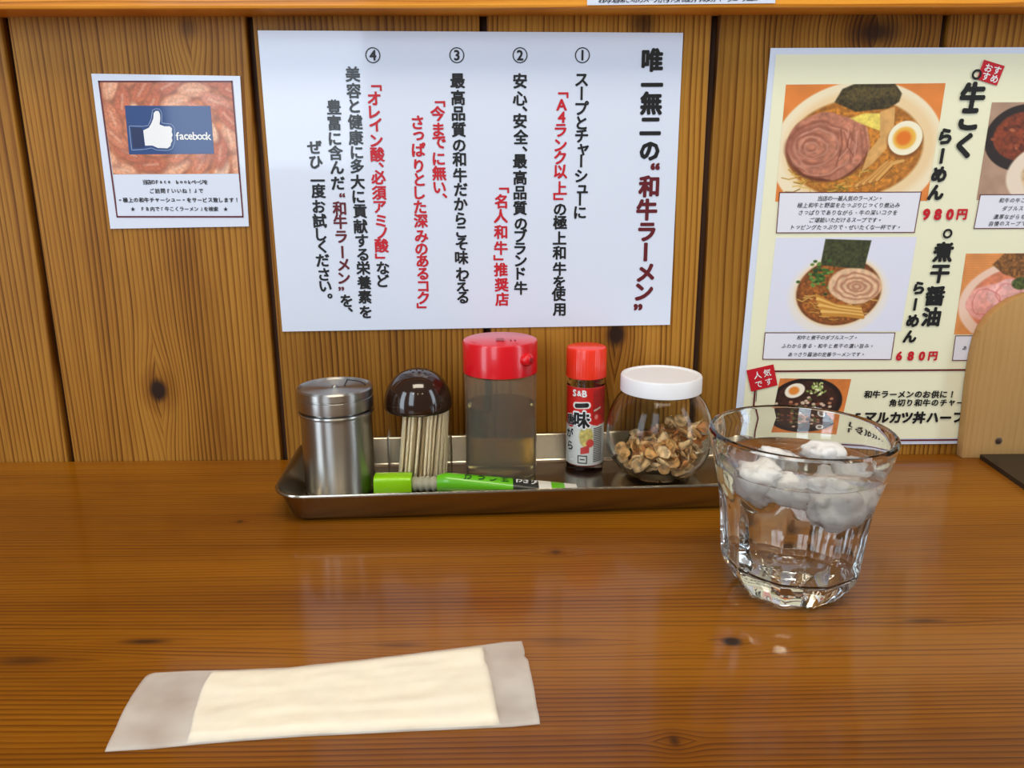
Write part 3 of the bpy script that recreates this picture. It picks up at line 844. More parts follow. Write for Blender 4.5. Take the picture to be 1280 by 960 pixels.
def loft(rings, caps=(True, True)):
    vs, fs = [], []
    n = len(rings[0])
    for r_ in rings: vs += r_
    for i in range(len(rings) - 1):
        for k in range(n):
            k2 = (k + 1) % n; fs.append((i * n + k, i * n + k2, (i + 1) * n + k2, (i + 1) * n + k))
    if caps[0]: fs.append(tuple(range(n))[::-1])
    if caps[1]: fs.append(tuple((len(rings) - 1) * n + k for k in range(n)))
    return vs, fs
vs, fs = loft([rrect(.0135, 0.0), rrect(.0112, .0006), rrect(.0092, .0028), rrect(.0022, TH - .003), rrect(.0012, TH - .0022), rrect(-.0004, TH - .0018), rrect(-.0006, TH - .0008), rrect(0.0, TH), rrect(.0012, TH - .0001),
               rrect(.0022, TH - .0012), rrect(.0100, .0036), rrect(.0118, .0018), rrect(.0145, .0012)])
tb = mesh('tray_pan', vs, fs, M_TRAYSTEEL, tray); crease(tb, 50)
TZ = 0.0013

# ------------------------------------------------------------------ steel shaker
def lathe_part(name, prof, c, mat, parent, seg=64, ang=35, closed=False, rfun=None):
    v, f = lathe(prof, c, seg, closed, rfun)
    return crease(mesh(name, v, f, mat, parent), ang)

Y = -0.066
q = wall_pt(417.5, 482, Y); qb = wall_pt(426, 590, Y)
c = Vector(((q.x + qb.x) / 2, Y, TZ)); top = q.z - TZ; rl = rad(47, q); rb = rl * .945
can = empty('steel_shaker', c, 'brushed steel shaker with a flat screw lid, at the left end of the tray', 'shaker')
lathe_part('body', [(0, 0), (rb - .001, 0), (rb, .001), (rb, top - .0195), (rb + .0012, top - .0188), (rb + .0016, top - .0178), (rb + .0012, top - .0168), (rb - .002, top - .0165), (rb - .002, top - .012), (0, top - .012)], c, M_STEEL, can)
lathe_part('lid', [(rl - .003, top - .0152), (rl - .0002, top - .0150), (rl, top - .0145), (rl, top - .0070), (rl - .0006, top - .0066), (rl - .0006, top - .0058), (rl, top - .0054), (rl, top - .0012), (rl - .0010, top), (rl - .0018, top - .0003), (rl - .0026, top - .0012), (0, top - .0012)], c, M_STEEL, can)
lathe_part('pivot_pin', [(0, top - .0014), (.0022, top - .0014), (.0022, top - .0002), (.0014, top + .0006), (0, top + .0007)], c, M_STEEL, can, 20)
pts = []
for k in range(15):
    a = R(15 + 62 * k / 14); rr = rl * (.80 if k > 1 else .80)
    pts.append((c.x + rr * math.cos(a), c.y + rr * math.sin(a), TZ + top - .0011))
pts = [(c.x + .006, c.y + .004, TZ + top - .0011)] + pts[::-1]
v, f = tube(pts, .0005, 6); crease(mesh('lid_slot', v, f, M_DARKSLOT, can))

# ------------------------------------------------------------------ toothpick holder
Y = -0.050
q = wall_pt(523, 508, Y)
c = Vector((wall_pt(524.5, 550, Y).x, Y, TZ)); zb = q.z - TZ; rd = rad(42.5, q); apex = wall_pt(523, 461, Y).z - TZ
hold = empty('toothpick_holder', c, 'clear toothpick holder under a dark brown dome lid, second on the tray', 'toothpick holder')
rb = rd * .965
lathe_part('clear_body', [(0, 0), (rb - .001, 0), (rb, .0012), (rb, zb + .004), (rb - .0012, zb + .004), (rb - .0012, .0022), (0, .0022)], c, M_CLEARP, hold)
hh = apex - zb
prof = [(rd - .0012, zb - .001), (rd, zb), (rd, zb + .002)] + [(rd * math.cos(R(a)) ** .86, zb + .002 + (hh - .002) * math.sin(R(a))) for a in range(8, 89, 8)] + [(0, apex)]
prof = prof + [(0, apex - .0014)] + [((rd - .0012) * math.cos(R(a)) ** .86, zb + .002 + (hh - .0034) * math.sin(R(a))) for a in range(88, 7, -8)] + [(rd - .0012, zb - .001)]
lathe_part('dome_lid', prof, c, M_DOME, hold, 64, 60)
for (hx, hy) in [(dx * .0042 + (dy % 2) * .0021, dy * .0042 - .003) for dy in (-1, 0, 1, 2) for dx in (-1, 0, 1)]:
    rr = math.hypot(hx, hy)
    zz = zb + .002 + (hh - .002) * math.sin(math.acos(min(1, (rr / rd) ** (1 / .86))))
    nrm = Vector((hx, hy, .02)).normalized()
    P0 = c + Vector((hx, hy, zz)); A = nrm.orthogonal().normalized(); B = nrm.cross(A)
    v = [tuple(P0 + nrm * .0004)] + [tuple(P0 + nrm * .0002 + (A * math.cos(k * math.pi / 4) + B * math.sin(k * math.pi / 4)) * .0008) for k in range(8)]
    mesh('hole', v, [(0, k + 1, (k + 1) % 8 + 1) for k in range(8)], M_HOLE, hold)
# toothpicks, each one a thing
pk_len = zb - .0045 + .006
v, f = tube([(0, 0, 0), (0, 0, .004), (0, 0, pk_len - .004), (0, 0, pk_len)], [.0004, .00105, .00105, .0004], 7)
pme = None
spots = []
rng = random.Random(11)
tries = 0
while len(spots) < 78 and tries < 6000:
    tries += 1
    a = rng.uniform(0, 2 * math.pi); r_ = (rb - .0030) * math.sqrt(rng.random())
    x, y = r_ * math.cos(a), r_ * math.sin(a)
    if x > -.6 * rb and all((x - s[0]) ** 2 + (y - s[1]) ** 2 > .00235 ** 2 for s in spots): spots.append((x, y))
for i, (x, y) in enumerate(spots):
    bx = x * .97 - .0012
    tx = min(x * .97 + .0048, math.sqrt(max(1e-9, (rb - .0026) ** 2 - y * y)))
    bot = c + Vector((bx, y * .93, .0026)); tp = c + Vector((tx, y * .97 + rng.uniform(-.0008, .0008), zb + .0015 + rng.uniform(-.002, .001)))
    if pme is None:
        o = mesh('toothpick', v, f, M_PICK, None, (0, 0, 0), True); pme = o.data
    else:
        o = bpy.data.objects.new('toothpick', pme); COL.objects.link(o)
    o.location = bot
    o.rotation_euler = (tp - bot).to_track_quat('Z', 'Y').to_euler()
    tag(o, 'pale wooden toothpick leaning inside the clear brown-lidded holder', 'toothpick', 'toothpicks in the clear holder')

# ------------------------------------------------------------------ red capped bottle
Y = -0.0430
q = wall_pt(625.5, 423, Y); qb = wall_pt(626, 463, Y)
c = Vector((wall_pt(626, 520, Y).x, Y, TZ)); top = q.z - TZ; zc = qb.z - TZ; rc = rad(47, q); rb = rc * .975
zl = wall_pt(626, 503, Y).z - TZ
soy = empty('red_capped_bottle', c, 'frosted plastic bottle with a wide red cap, mostly full of pale liquid', 'bottle')
lathe_part('frosted_body', [(0, 0), (rb - .003, 0), (rb - .0008, .001), (rb, .004), (rb, zc - .001), (rb - .0012, zc - .001), (rb - .0012, .004), (rb - .004, .0022), (0, .0022)], c, M_FROST, soy)
lathe_part('red_cap', [(rc - .002, zc), (rc, zc), (rc, top - .0022), (rc - .0007, top - .0007), (rc - .0024, top), (0, top), (0, top - .002), (rc - .002, top - .003)], c, M_REDCAP, soy, closed=True)
a = R(-48)
P0 = c + Vector((rc * math.cos(a), rc * math.sin(a), zc + .0125)); nn = Vector((math.cos(a), math.sin(a), .1)).normalized()
v, f = tube([P0 - nn * .003, P0 + nn * .002, P0 + nn * .0042, P0 + nn * .005], [.0050, .0046, .0036, .001], 20); crease(mesh('spout', v, f, M_REDCAP, soy), 50)
v, f = tube([P0 + nn * .0050, P0 + nn * .0056], [.0016, .0014], 14); mesh('spout_hole', v, f, M_REDDARK, soy)
bb = box_bm(c.x - .003, c.x + .003, c.y - .012, c.y - .003, TZ + top - .0005, TZ + top + .0009, .0006, 2); from_bm('raised_mark', bb, M_REDDARK, soy)
for k in (0, 1): from_bm('raised_mark', box_bm(c.x + .007 + k * .003, c.x + .0083 + k * .003, c.y - .010, c.y - .006, TZ + top - .0005, TZ + top + .0006), M_REDDARK, soy)
liq = lathe_part('pale_liquid', [(0, .0024), (rb - .0042, .0024), (rb - .00125, .0042), (rb - .00125, zl), (0, zl)], c, M_OIL, None)
tag(liq, 'pale yellow liquid filling most of the red-capped bottle', 'liquid')

# ------------------------------------------------------------------ small chilli bottle
Y = -0.0255
q = wall_pt(733, 432, Y); qb = wall_pt(733, 470, Y)
c = Vector((wall_pt(731.5, 530, Y).x, Y, TZ)); top = q.z - TZ; zc = qb.z - TZ; rc = rad(25.2, q); rb = rad(23.6, qb)
ich = empty('chilli_bottle', c, 'small glass chilli powder bottle with orange-red cap and printed label', 'spice bottle')
lathe_part('glass_body', [(0, 0), (rb - .002, 0), (rb, .0015), (rb, zc - .004), (rb - .0015, zc - .0015), (rb - .0015, zc + .002), (rb - .003, zc + .002), (rb - .003, zc - .003), (rb - .0013, zc - .005), (rb - .0013, .004), (0, .003)], c, M_JARGLASS, ich)
pw = lathe_part('chilli_powder', [(0, .0042), (rb - .0014, .0042), (rb - .0014, zc - .02), (0, zc - .019)], c, pbr('chilli_powder_red', lin((150, 30, 12)), .9, vary=.3, vscale=900), None)
tag(pw, 'red chilli powder inside the small orange-capped bottle', 'spice')
lathe_part('cap', [(rc - .001, zc), (rc, zc + .0006), (rc, top - .0022), (rc - .0006, top - .0007), (rc - .0022, top), (0, top)], c, M_ORANGECAP, ich, rfun=lambda r, z, a: r + (.00018 * math.cos(a * 40) if z < top - .003 and z > zc + .0005 else 0), seg=160)
for k in range(3):
    zz = zc + .004 + k * .004
# label painted in real print colours, wrapped on the glass
lz0, lz1 = wall_pt(733, 574, Y).z - TZ, wall_pt(733, 479, Y).z - TZ
LW, LH = 110.0, 96.0       # about 250 degrees of the bottle
cv = Canvas(LW, LH, 0.5)
cv.fill((214, 214, 208))
cv.poly([(0, 0), (LW, 0), (LW, 34), (78, 46), (56, 46), (44, 40), (26, 50), (0, 44)], (206, 24, 18), 1)
cv.poly([(55, 3), (82, 3), (82, 44), (55, 44)], (168, 24, 24), 1, tex=.15, ts=3)
cv.ell(47, 60, 9, 13, (196, 178, 100), 2, tex=.2, ts=4)
cv.ell(52, 68, 5, 5, (206, 70, 60), 1.5, rot=30)
cv.poly([(40, 74), (51, 70), (51, 80), (40, 82)], (196, 60, 60), 1)
cv.ell(62, 40, 6.5, 7, (206, 30, 26), 1); cv.ell(60, 36, 2.6, 3, (224, 140, 130), 1)
cv.stroke([(57, 28), (66, 25)], 2, (200, 214, 190), 1)
for k in range(19): cv.stroke([(57, 50 + k * 2.3), (70, 49.5 + k * 2.3)], 1.2, (30, 30, 34), .6)
cv.stroke([(33, 22), (48, 21)], 8.5, (240, 240, 236), 1); cv.stroke([(34, 22.3), (47, 21)], 5.5, (12, 12, 14), .8)
for k in range(5): cv.stroke([(84, 50 + k * 8), (104, 50 + k * 8)], 1, (90, 90, 90), 1)
cv.stroke([(37, 84), (48, 84), (48, 93), (37, 93), (37, 84)], 1.4, (24, 24, 24), .6); cv.stroke([(40, 88.5), (45, 88.5)], 1.4, (24, 24, 24), .6)
rlab = rb + .0002
V3 = []
def wrap(u, v, dr=0.0):
    a = R(-90) + (u - 48) / LW * R(262)
    return (c.x + (rlab + dr) * math.cos(a), c.y + (rlab + dr) * math.sin(a), TZ + lz1 + (lz0 - lz1) * v / LH)
for j in range(cv.ny):
    for i in range(cv.nx): V3.append(wrap(cv.U[j, i], cv.V[j, i]))
mesh('label', V3, cv.grid_faces(), M_INKPHOTO, ich, colors=cv.rgba(), smooth=True)
def wraptext(items, mat, name, dr):
    vv, ff = [], []
    for ch, u, v, s_, off in items:
        gv, gf, _ = glyph(ch, off); n = len(vv)
        vv += [wrap(u + x * s_, v - y * s_, dr + l_) for (x, y), l_ in zip(gv, _)]; ff += [tuple(i + n for i in f_) for f_ in gf]
    o = mesh(name, vv, ff, mat, ich); o['kind'] = 'stuff'; return o
wraptext([('味', 41, 39, 23, .09), ('唐', 25, 40, 15, .05), ('が', 24, 57, 14, .05), ('ら', 25, 73, 14, .05), ('し', 27, 87, 10, .05)], M_WHITEINK, 'label_lettering_outline', .00025)
wraptext([('味', 41, 39, 21, .04), ('唐', 25, 40, 14, .03), ('が', 24, 57, 13, .03), ('ら', 25, 73, 13, .03)], M_BLACK, 'label_black_lettering', .0004)
wraptext([('S', 31, 7, 11, .04), ('&', 37.5, 7, 9, .03), ('B', 44, 7, 11, .04)], M_WHITEINK, 'label_white_lettering', .0003)

# ------------------------------------------------------------------ garlic jar
Y = -0.0415
q = wall_pt(826, 467, Y)
c = Vector((wall_pt(823.5, 540, Y).x, Y, TZ)); top = q.z - TZ; rL = rad(50.5, q); rs = rad(66, c + Vector((0, 0, .045)))
zlb = top - .0125; hs = zlb - .001
jar = empty('glass_jar', c, 'round glass jar with white lid, half filled with fried garlic slices', 'jar')
def sph(rs_, zlo, zhi, off=0.0):
    out = []
    for k in range(15):
        t = k / 14; z = zlo + (zhi - zlo) * t
        s_ = (t - .47) / .53 if t > .47 else (t - .47) / .47
        rr = rs_ * math.sqrt(max(0, 1 - (abs(s_) ** 2.3) * (.50 if s_ > 0 else .62)))
        out.append((rr, z))
    return out
po = sph(rs, .0015, hs); pi_ = sph(rs - .0016, .0040, hs)
lathe_part('glass_body', [(0, .0004), (po[0][0] - .003, 0)] + po + [(rL - .003, hs + .001), (rL - .003, hs + .008), (rL - .0046, hs + .008), (rL - .0046, hs)] + pi_[::-1] + [(0, .0036)], c, M_JARGLASS, jar)
lathe_part('lid', [(rL - .0012, zlb), (rL, zlb + .0006), (rL, top - .0016), (rL - .0006, top - .0004), (rL - .0018, top), (rL - .0032, top - .0002), (rL - .0042, top - .0010), (0, top - .0010), (0, top - .0026), (rL - .0018, top - .0026)], c, M_WLID, jar, closed=True)
# garlic slices
def chip_mesh(seed):
    rg = random.Random(seed); n = 12; vs, fs = [], []
    R0 = rg.uniform(.0058, .0082); asp = rg.uniform(.62, .95); cup = rg.uniform(.0012, .0030); tw = rg.uniform(-1, 1)
    lob = [1 + rg.uniform(-.12, .12) for _ in range(n)]
    for side in (0, 1):
        vs.append((0, 0, -cup * .9 + side * .0010))
        for ringf in (.55, 1.0):
            for k in range(n):
                a = 2 * math.pi * k / n; r_ = R0 * ringf * lob[k]
                x, y = r_ * math.cos(a), r_ * asp * math.sin(a)
                z = cup * (ringf ** 2) * (1 + .5 * math.cos(2 * a + tw)) - cup * .9 + .0006 * math.sin(3 * a + seed)
                vs.append((x, y, z + side * .0010))
    h = 1 + 2 * n
    for s in (0, h):
        for k in range(n):
            k2 = (k + 1) % n
            tri = (s, s + 1 + k, s + 1 + k2); qd = (s + 1 + k, s + 1 + n + k, s + 1 + n + k2, s + 1 + k2)
            fs.append(tri if s else tri[::-1]); fs.append(qd if s else qd[::-1])
    for k in range(n):
        k2 = (k + 1) % n; fs.append((1 + n + k, 1 + n + k2, h + 1 + n + k2, h + 1 + n + k))
    return vs, fs
variants = []
for i in range(9):
    v, f = chip_mesh(i * 3 + 1)
    me = bpy.data.meshes.new('garlic_slice'); me.from_pydata(v, [], f); me.materials.append(M_CHIPS[(0, 1, 0, 2, 1, 0, 1, 2, 0)[i]])
    me.polygons.foreach_set('use_smooth', [True] * len(me.polygons)); variants.append(me)
rng = random.Random(5)
cs = c + Vector((0, 0, 0)); placed = []
tries = 0
zmax = wall_pt(826, 527, Y).z - TZ
while len(placed) < 135 and tries < 20000:
    tries += 1
    z = rng.uniform(.0085, zmax); t = (z - .004) / (hs - .004)
    s_ = (t - .47) / .53 if t > .47 else (t - .47) / .47
    rr = (rs - .0016) * math.sqrt(1 - abs(s_) ** 2.3 * (.5 if s_ > 0 else .62)) - .0052
    a = rng.uniform(0, 2 * math.pi); r_ = rr * math.sqrt(rng.random())
    x, y = r_ * math.cos(a), r_ * math.sin(a)
    if z > zmax - .012 + .012 * (x / .03): continue
    if all((x - s[0]) ** 2 + (y - s[1]) ** 2 + 3.2 * (z - s[2]) ** 2 > .0063 ** 2 for s in placed):
        placed.append((x, y, z))
for i, (x, y, z) in enumerate(placed):
    o = bpy.data.objects.new('garlic_slice', variants[i % 9]); COL.objects.link(o)
    o.location = cs + Vector((x, y, z)); o.rotation_euler = (rng.uniform(-1.2, 1.2), rng.uniform(-1.0, 1.0), rng.uniform(0, 6.28))
    o.scale = (.8, .8, .8) if math.hypot(x, y) > .022 else (1, 1, 1)
    tag(o, 'thin golden fried garlic slice heaped inside the white-lidded jar', 'garlic slice', 'fried garlic slices in the jar')

# ------------------------------------------------------------------ green paste tube lying in front
P0 = flat_pt(469, 604.5, .0082); P1 = flat_pt(722, 606, .0055)
P0.y = min(P0.y, -.078)
tu = empty('paste_tube', (P0.x, P0.y, TZ), 'lime green paste tube with square green cap lying along the tray front', 'paste tube')
ax = (P1 - P0); ax.z = 0; Lt = ax.length; ax.normalize(); sd = Vector((-ax.y, ax.x, 0))
def tsec(t, w, h, zc_, n=24, pw_=2.0):
    ctr = P0 + ax * t
    out = []
    for k in range(n):
        a = 2 * math.pi * k / n; ca, sa = math.cos(a), math.sin(a)
        X = math.copysign(abs(ca) ** (2 / pw_), ca) * w; Z = math.copysign(abs(sa) ** (2 / pw_), sa) * h
        out.append((ctr.x + sd.x * X, ctr.y + sd.y * X, TZ + zc_ + Z))
    return out
def px_t(px): return (flat_pt(px, 605, .007).x - P0.x) / ax.x
tc = px_t(516)
v, f = loft([tsec(0, .0066, .0066, .0072, 24, 5), tsec(.0006, .0071, .0071, .0072, 24, 5), tsec(tc - .0006, .0071, .0071, .0072, 24, 5), tsec(tc, .0066, .0066, .0072, 24, 5)]); crease(mesh('square_cap', v, f, M_GREEN, tu), 40)
t2 = px_t(547)
rgs = []
for k in range(9):
    t = tc + (t2 - tc) * k / 8; rr = .0058 if k % 2 else .0046
    rgs.append(tsec(t, rr, rr, .0070))
v, f = loft(rgs); crease(mesh('ribbed_neck', v, f, M_NECK, tu), 50)
def body_sec(px, grow=0.0):
    t = px_t(px); u = min(1, max(0, (px - 547) / (722 - 547))); sh = min(1, (px - 546) / 14)
    w = (.0062 + .0026 * u) * (.75 + .25 * sh) + grow; h = (.0068 * (1 - u) ** .8 + .0009) * (.8 + .2 * sh) + grow
    return tsec(t, w, h, max(h, .0012) + .0001 + (.0004 if px < 560 else 0))
for (a_, b_, mt, nm) in ((547, 641, M_GREENT, 'green_tube_body'), (641, 673, M_TUBEBLACK, 'black_print_band'), (673, 689, M_TUBEWHITE, 'white_print_band'), (689, 706, M_GREENT, 'green_print_band'), (706, 722, M_TUBEWHITE, 'crimped_end')):
    n_ = max(3, int((b_ - a_) / 5)); v, f = loft([body_sec(a_ + (b_ - a_) * k / n_) for k in range(n_ + 1)]); crease(mesh(nm, v, f, mt, tu), 50)
# dark and white lettering on the tube: flat print resting on its upper side
def tube_text(items, mat, nm):
    vv, ff = [], []
    for ch, px, s_, lat in items:
        gv, gf, _ = glyph(ch, .03); n = len(vv); t = px_t(px)
        u = min(1, max(0, (px - 547) / 175)); w = .0062 + .0026 * u; h = .0068 * (1 - u) ** .8 + .0009
        for (x, y), l_ in zip(gv, _):
            X = lat + y * s_; tt = t + x * s_
            X = max(-w * .97, min(w * .97, X))
            z = h * math.sqrt(1 - (X / w) ** 2) + h + .00025 + l_
            q_ = P0 + ax * tt + sd * X; vv.append((q_.x, q_.y, TZ + z))
        ff += [tuple(i + n for i in f_) for f_ in gf]
    o = mesh(nm, vv, ff, mat, tu); o['kind'] = 'stuff'; return o
tube_text([('お', 585, .008, -.001), ('ろ', 601, .008, -.001), ('し', 616, .008, -.001), ('生', 630, .007, -.001)], pbr('dark_green_print', (.01, .06, .01), .4), 'dark_green_lettering')
tube_text([('わ', 648, .0062, -.001), ('さ', 657, .0062, -.001), ('び', 667, .0062, -.001)], M_WHITEINK, 'white_lettering')

# ------------------------------------------------------------------ tumbler of iced water
Y = -0.212
rimq = wall_pt(1004, 543, Y)
c = Vector((flat_pt(987, 738, 0).x * .5 + rimq.x * .5, Y, 0.0002))
gl = empty('water_glass', c, 'clear faceted tumbler of iced water standing on the counter', 'glass')
NF = 10
def facet(r, z, a):
    w = max(0.0, min(1.0, (.063 - z) / .010))
    if w <= 0: return r
    ph = (a + .15) % (2 * math.pi / NF) - math.pi / NF
    fl_ = math.cos(math.pi / NF) / math.cos(ph)
    arch = max(0.0, min(1.0, w * 1.5 - abs(ph) / (math.pi / NF) * .5))
    return r * (1 + (fl_ - 1) * 1.25 * arch) + r * .012 * arch
outer = [(0, .0012), (.020, .0010), (.0235, 0), (.0262, .0004), (.0285, .0035), (.0322, .0085), (.0350, .0130), (.0366, .0180), (.0374, .0250), (.0380, .0330), (.0387, .0420), (.0396, .0500), (.0408, .0575), (.0422, .0640), (.0440, .0720), (.0458, .0800), (.0470, .0870), (.0474, .0885), (.0468, .0898), (.0458, .0903), (.0448, .0898)]
inner = [(.0441, .0886), (.0438, .0830), (.0430, .0760), (.0412, .0680), (.0394, .0600), (.0380, .0520), (.0366, .0420), (.0356, .0330), (.0346, .0240), (.0328, .0175), (.0290, .0145), (.0200, .0130), (0, .0126)]
lathe_part('tumbler_body', outer + inner, c, M_GLASS, gl, 160, 50, rfun=lambda r, z, a: facet(r, z, a) if False else r)
# facets only on the outside: rebuild with a profile-aware radius
bpy.data.objects.remove(gl.children[0])
vs, fs, rings = [], [], []
SEG = 160
prof = [(r, z, True) for r, z in outer] + [(r, z, False) for r, z in inner]
for r_, z_, o_ in prof:
    if r_ < 1e-7: rings.append([len(vs)]); vs.append((c.x, c.y, c.z + z_)); continue
    ring = []
    for k in range(SEG):
        a = 2 * math.pi * k / SEG
        rr = facet(r_, z_, a) if (o_ and r_ > .0236) else r_
        ring.append(len(vs)); vs.append((c.x + rr * math.cos(a), c.y + rr * math.sin(a), c.z + z_))
    rings.append(ring)
for A, B in zip(rings[:-1], rings[1:]):
    for k in range(SEG):
        k2 = (k + 1) % SEG
        if len(A) == 1: fs.append((A[0], B[k2], B[k]))
        elif len(B) == 1: fs.append((A[k], A[k2], B[0]))
        else: fs.append((A[k], A[k2], B[k2], B[k]))
crease(mesh('tumbler_body', vs, fs, M_GLASS, gl), 28)
zw = .0715
wp = [(0, .01255)] + [(r_ + .00015, z_) for r_, z_ in inner[::-1][1:] if z_ < zw] + [(.0420, zw + .0004), (.0414, zw), (0, zw)]
wt = lathe_part('water', wp, c, M_WATER, None, 160, 60)
tag(wt, 'clear still water filling the faceted tumbler', 'water')
rng = random.Random(21)
ICE = [(952, 592, -.222, .0135, 'white cloudy ice lump floating leftmost in the tumbler'), (984, 604, -.231, .0110, 'cloudy ice lump at the front left inside the tumbler'),
       (1040, 618, -.226, .0150, 'largest cloudy ice lump, sinking at the front right of the tumbler'), (1066, 596, -.208, .0115, 'cloudy ice lump against the right side of the tumbler'),
       (1028, 572, -.192, .0125, 'cloudy ice lump at the back of the tumbler'), (972, 576, -.196, .0115, 'small cloudy ice lump at the back left of the tumbler')]
for px, py, yy, r_, lab in ICE:
    q = wall_pt(px, py + 2, yy)
    bm = bmesh.new(); bmesh.ops.create_icosphere(bm, subdivisions=4, radius=1)
    s1 = rng.uniform(0, 50); rot = Matrix.Rotation(rng.uniform(0, 3), 3, Vector((rng.random(), rng.random(), 1)).normalized())
    sc = Vector((rng.uniform(.9, 1.15), rng.uniform(.75, 1.0), rng.uniform(.65, .85)))
    for v in bm.verts:
        p_ = v.co.copy(); m_ = max(abs(p_.x), abs(p_.y), abs(p_.z)); p_ = p_.lerp(p_ / m_ * .86, .45)
        p_ *= 1 + .34 * noise.noise(p_ * 1.9 + Vector((s1, 0, 0))) + .12 * noise.noise(p_ * 5 + Vector((0, s1, 0)))
        p_ = rot @ Vector((p_.x * sc.x, p_.y * sc.y, p_.z * sc.z)) * r_
        v.co = q + p_
        dxy = Vector((v.co.x - c.x, v.co.y - c.y)); zz = v.co.z - c.z
        lim = np.interp(zz, [z for _, z in inner[::-1]], [r for r, _ in inner[::-1]]) - .0006
        if dxy.length > lim: dxy *= lim / dxy.length; v.co.x, v.co.y = c.x + dxy.x, c.y + dxy.y
        if zz > zw + .003: v.co.z = c.z + zw + .003 + (zz - zw - .003) * .4
    o = from_bm('ice_cube', bm, M_ICE, None, tuple(q), True)
    tag(o, lab, 'ice', 'ice lumps in the tumbler')

# ------------------------------------------------------------------ wrapped hand towel
ztw = 0.0022
top_e = [flat_pt(*p_, ztw) for p_ in ((193, 840), (240, 837.5), (300, 836.5), (360, 834), (430, 827), (500, 818.5), (560, 811), (606, 805), (630, 801.5), (652, 800.5))]
bot_e = [flat_pt(*p_, .0006) for p_ in ((132, 939), (190, 935.5), (250, 929.5), (310, 924.5), (380, 919.5), (450, 916), (520, 912.5), (600, 909), (640, 907), (675, 903.5))]
lef_e = [flat_pt(*p_, .0012) for p_ in ((193, 840), (184, 846), (176, 856), (164, 872), (161, 878), (158, 884), (150, 900), (143, 917), (138, 927), (131, 938))]
rig_e = [flat_pt(*p_, .0012) for p_ in ((652, 800.5), (654, 808), (656, 816), (655, 822), (660, 826), (664, 845), (668, 866), (671, 885), (674, 897), (675, 903.5))]
def samp(L_, t):
    ln = [0.0]
    for a_, b_ in zip(L_[:-1], L_[1:]): ln.append(ln[-1] + (b_ - a_).length)
    x = t * ln[-1]
    for i in range(len(L_) - 1):
        if x <= ln[i + 1] or i == len(L_) - 2: return L_[i].lerp(L_[i + 1], (x - ln[i]) / (ln[i + 1] - ln[i]))
tw_o = (samp(top_e, .5) + samp(bot_e, .5)) / 2
pack = empty('wrapped_towel', (tw_o.x, tw_o.y, 0), 'cream hand towel in a cloudy sealed wrapper lying on the counter', 'towel')
NU, NV = 120, 30
def pk(u, v):
    T, B_, L_, R_ = samp(top_e, u), samp(bot_e, u), samp(lef_e, v), samp(rig_e, v)
    p_ = T * (1 - v) + B_ * v + L_ * (1 - u) + R_ * u - (top_e[0] * (1 - u) * (1 - v) + top_e[-1] * u * (1 - v) + bot_e[0] * (1 - u) * v + bot_e[-1] * u * v)
    return p_
UL = lambda v: .135 + .025 * v + .0 if True else 0      # towel ends inside the wrapper
def ul(v): return .160 + .018 * v
def ur(v): return .886 + .018 * v
def bulge(u, v):
    a, b_ = ul(v), ur(v)
    e = min((u - a), (b_ - u)); s_ = max(0, min(1, e / .02 + .5)); s_ = s_ * s_ * (3 - 2 * s_)
    ed = max(0.0, min(1.0, min(v, 1 - v) / .11)); ed = ed * (2 - ed)
    wr = noise.noise(Vector((u * 7, v * 5, 1))) * .0007 + noise.noise(Vector((u * 3 + v * 2.4, v * 11, 4))) * .0006 + noise.noise(Vector((u * 16, v * 9 + u * 6, 9))) * .0004
    zf = noise.noise(Vector((u * 9, v * 4, 7))) * .0008 + .0012
    return ((.0023 + wr * .8) * s_ + zf * (1 - s_)) * ed, s_
vs, fs = [], []
for lay in (0, 1):
    for j in range(NV + 1):
        for i in range(NU + 1):
            u, v = i / NU, j / NV
            p_ = pk(u, v); h, s_ = bulge(u, v)
            lift = .0004
            z = (.0008 + h + lift * .3) if lay == 0 else .0004
            vs.append((p_.x, p_.y, z))
W = NU + 1; S = W * (NV + 1)
for j in range(NV):
    for i in range(NU):
        a = j * W + i; fs.append((a, a + W, a + W + 1, a + 1)); fs.append((S + a, S + a + 1, S + a + W + 1, S + a + W))
for i in range(NU): fs.append((i, i + 1, S + i + 1, S + i)); a = NV * W + i; fs.append((a, S + a, S + a + 1, a + 1))
for j in range(NV): a = j * W; fs.append((a, S + a, S + a + W, a + W)); a += NU; fs.append((a, a + W, S + a + W, S + a))
mesh('wrapper_film', vs, fs, M_FILM, pack, smooth=True)
vs, fs = [], []
NU2, NV2 = 90, 20
for lay in (0, 1):
    for j in range(NV2 + 1):
        for i in range(NU2 + 1):
            v = .022 + .955 * j / NV2; u = ul(v) + (ur(v) - ul(v)) * i / NU2
            p_ = pk(u, v); h, s_ = bulge(u, v)
            edge = min(i, NU2 - i) == 0 or min(j, NV2 - j) == 0
            z = (.0008 + max(h - .0004, .0006) - (.0008 if edge else 0)) if lay == 0 else .0007
            vs.append((p_.x, p_.y, z))
W = NU2 + 1; S = W * (NV2 + 1)
for j in range(NV2):
    for i in range(NU2):
        a = j * W + i; fs.append((a, a + W, a + W + 1, a + 1)); fs.append((S + a, S + a + 1, S + a + W + 1, S + a + W))
for i in range(NU2): fs.append((i, i + 1, S + i + 1, S + i)); a = NV2 * W + i; fs.append((a, S + a, S + a + 1, a + 1))
for j in range(NV2): a = j * W; fs.append((a, S + a, S + a + W, a + W)); a += NU2; fs.append((a, a + W, S + a + W, S + a))
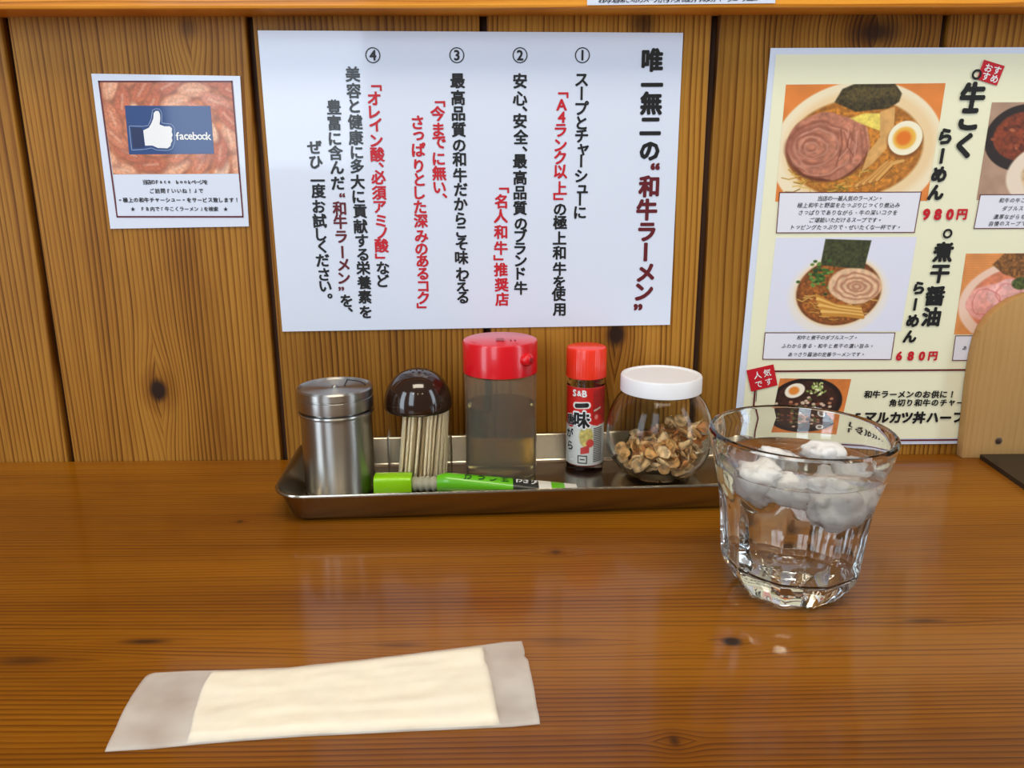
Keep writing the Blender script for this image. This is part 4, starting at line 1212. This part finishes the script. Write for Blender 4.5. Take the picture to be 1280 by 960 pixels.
mesh('folded_towel', vs, fs, M_TOWEL, pack, smooth=True)

# ------------------------------------------------------------------ arched wooden board and black tray at the right end
YB = -0.0125
outl = [wall_pt(*p_, YB) for p_ in ((1202, 573), (1204, 555), (1208, 518), (1212, 480), (1217, 447), (1222, 425), (1229, 409), (1239, 395), (1251, 384), (1265, 375), (1281, 368.5), (1300, 364), (1325, 362))]
outl[0].z = 0.0; xm = outl[-1].x
P_ = [(p_.x, p_.z) for p_ in outl]; P_ += [(2 * xm - x, z) for x, z in P_[::-1][1:]]
bm = bmesh.new()
f0 = bm.faces.new([bm.verts.new((x, YB, z)) for x, z in P_])
ex = bmesh.ops.extrude_face_region(bm, geom=[f0])
for g_ in ex['geom']:
    if isinstance(g_, bmesh.types.BMVert): g_.co.y += .0088
bmesh.ops.recalc_face_normals(bm, faces=bm.faces)
ed = [e for e in bm.edges if len(e.link_faces) == 2 and e.calc_face_angle(0) > 1.2]
bmesh.ops.bevel(bm, geom=ed, offset=.0009, segments=2, profile=.5, affect='EDGES')
st = empty('arched_wooden_board', (xm, YB, 0), 'pale arched wooden board with a screw, standing in front of the menu', 'board')
crease(from_bm('arched_panel', bm, M_STAND, st), 30)
q = wall_pt(1248, 551, YB)
v, f = tube([(q.x, YB + .001, q.z), (q.x, YB - .0006, q.z)], .0027, 20); crease(mesh('screw_washer', v, f, M_STEEL, st))
v, f = tube([(q.x, YB, q.z), (q.x, YB - .0010, q.z), (q.x, YB - .0014, q.z)], [.0020, .0019, .0008], 16); crease(mesh('screw', v, f, M_SCREW, st))
bl_ = [(.3790, -.0135), (.56, -.0135), (.56, -.22), (.3605, -.22)]
vs = [(x, y, .0001) for x, y in bl_] + [(x, y, .0038) for x, y in bl_]
bt = mesh('black_tray', vs, [(3, 2, 1, 0), (4, 5, 6, 7), (0, 1, 5, 4), (1, 2, 6, 5), (2, 3, 7, 6), (3, 0, 4, 7)], M_BLACKL, None, (.46, -.11, 0))
tag(bt, 'flat black lacquered tray on the counter below the arched board', 'tray')
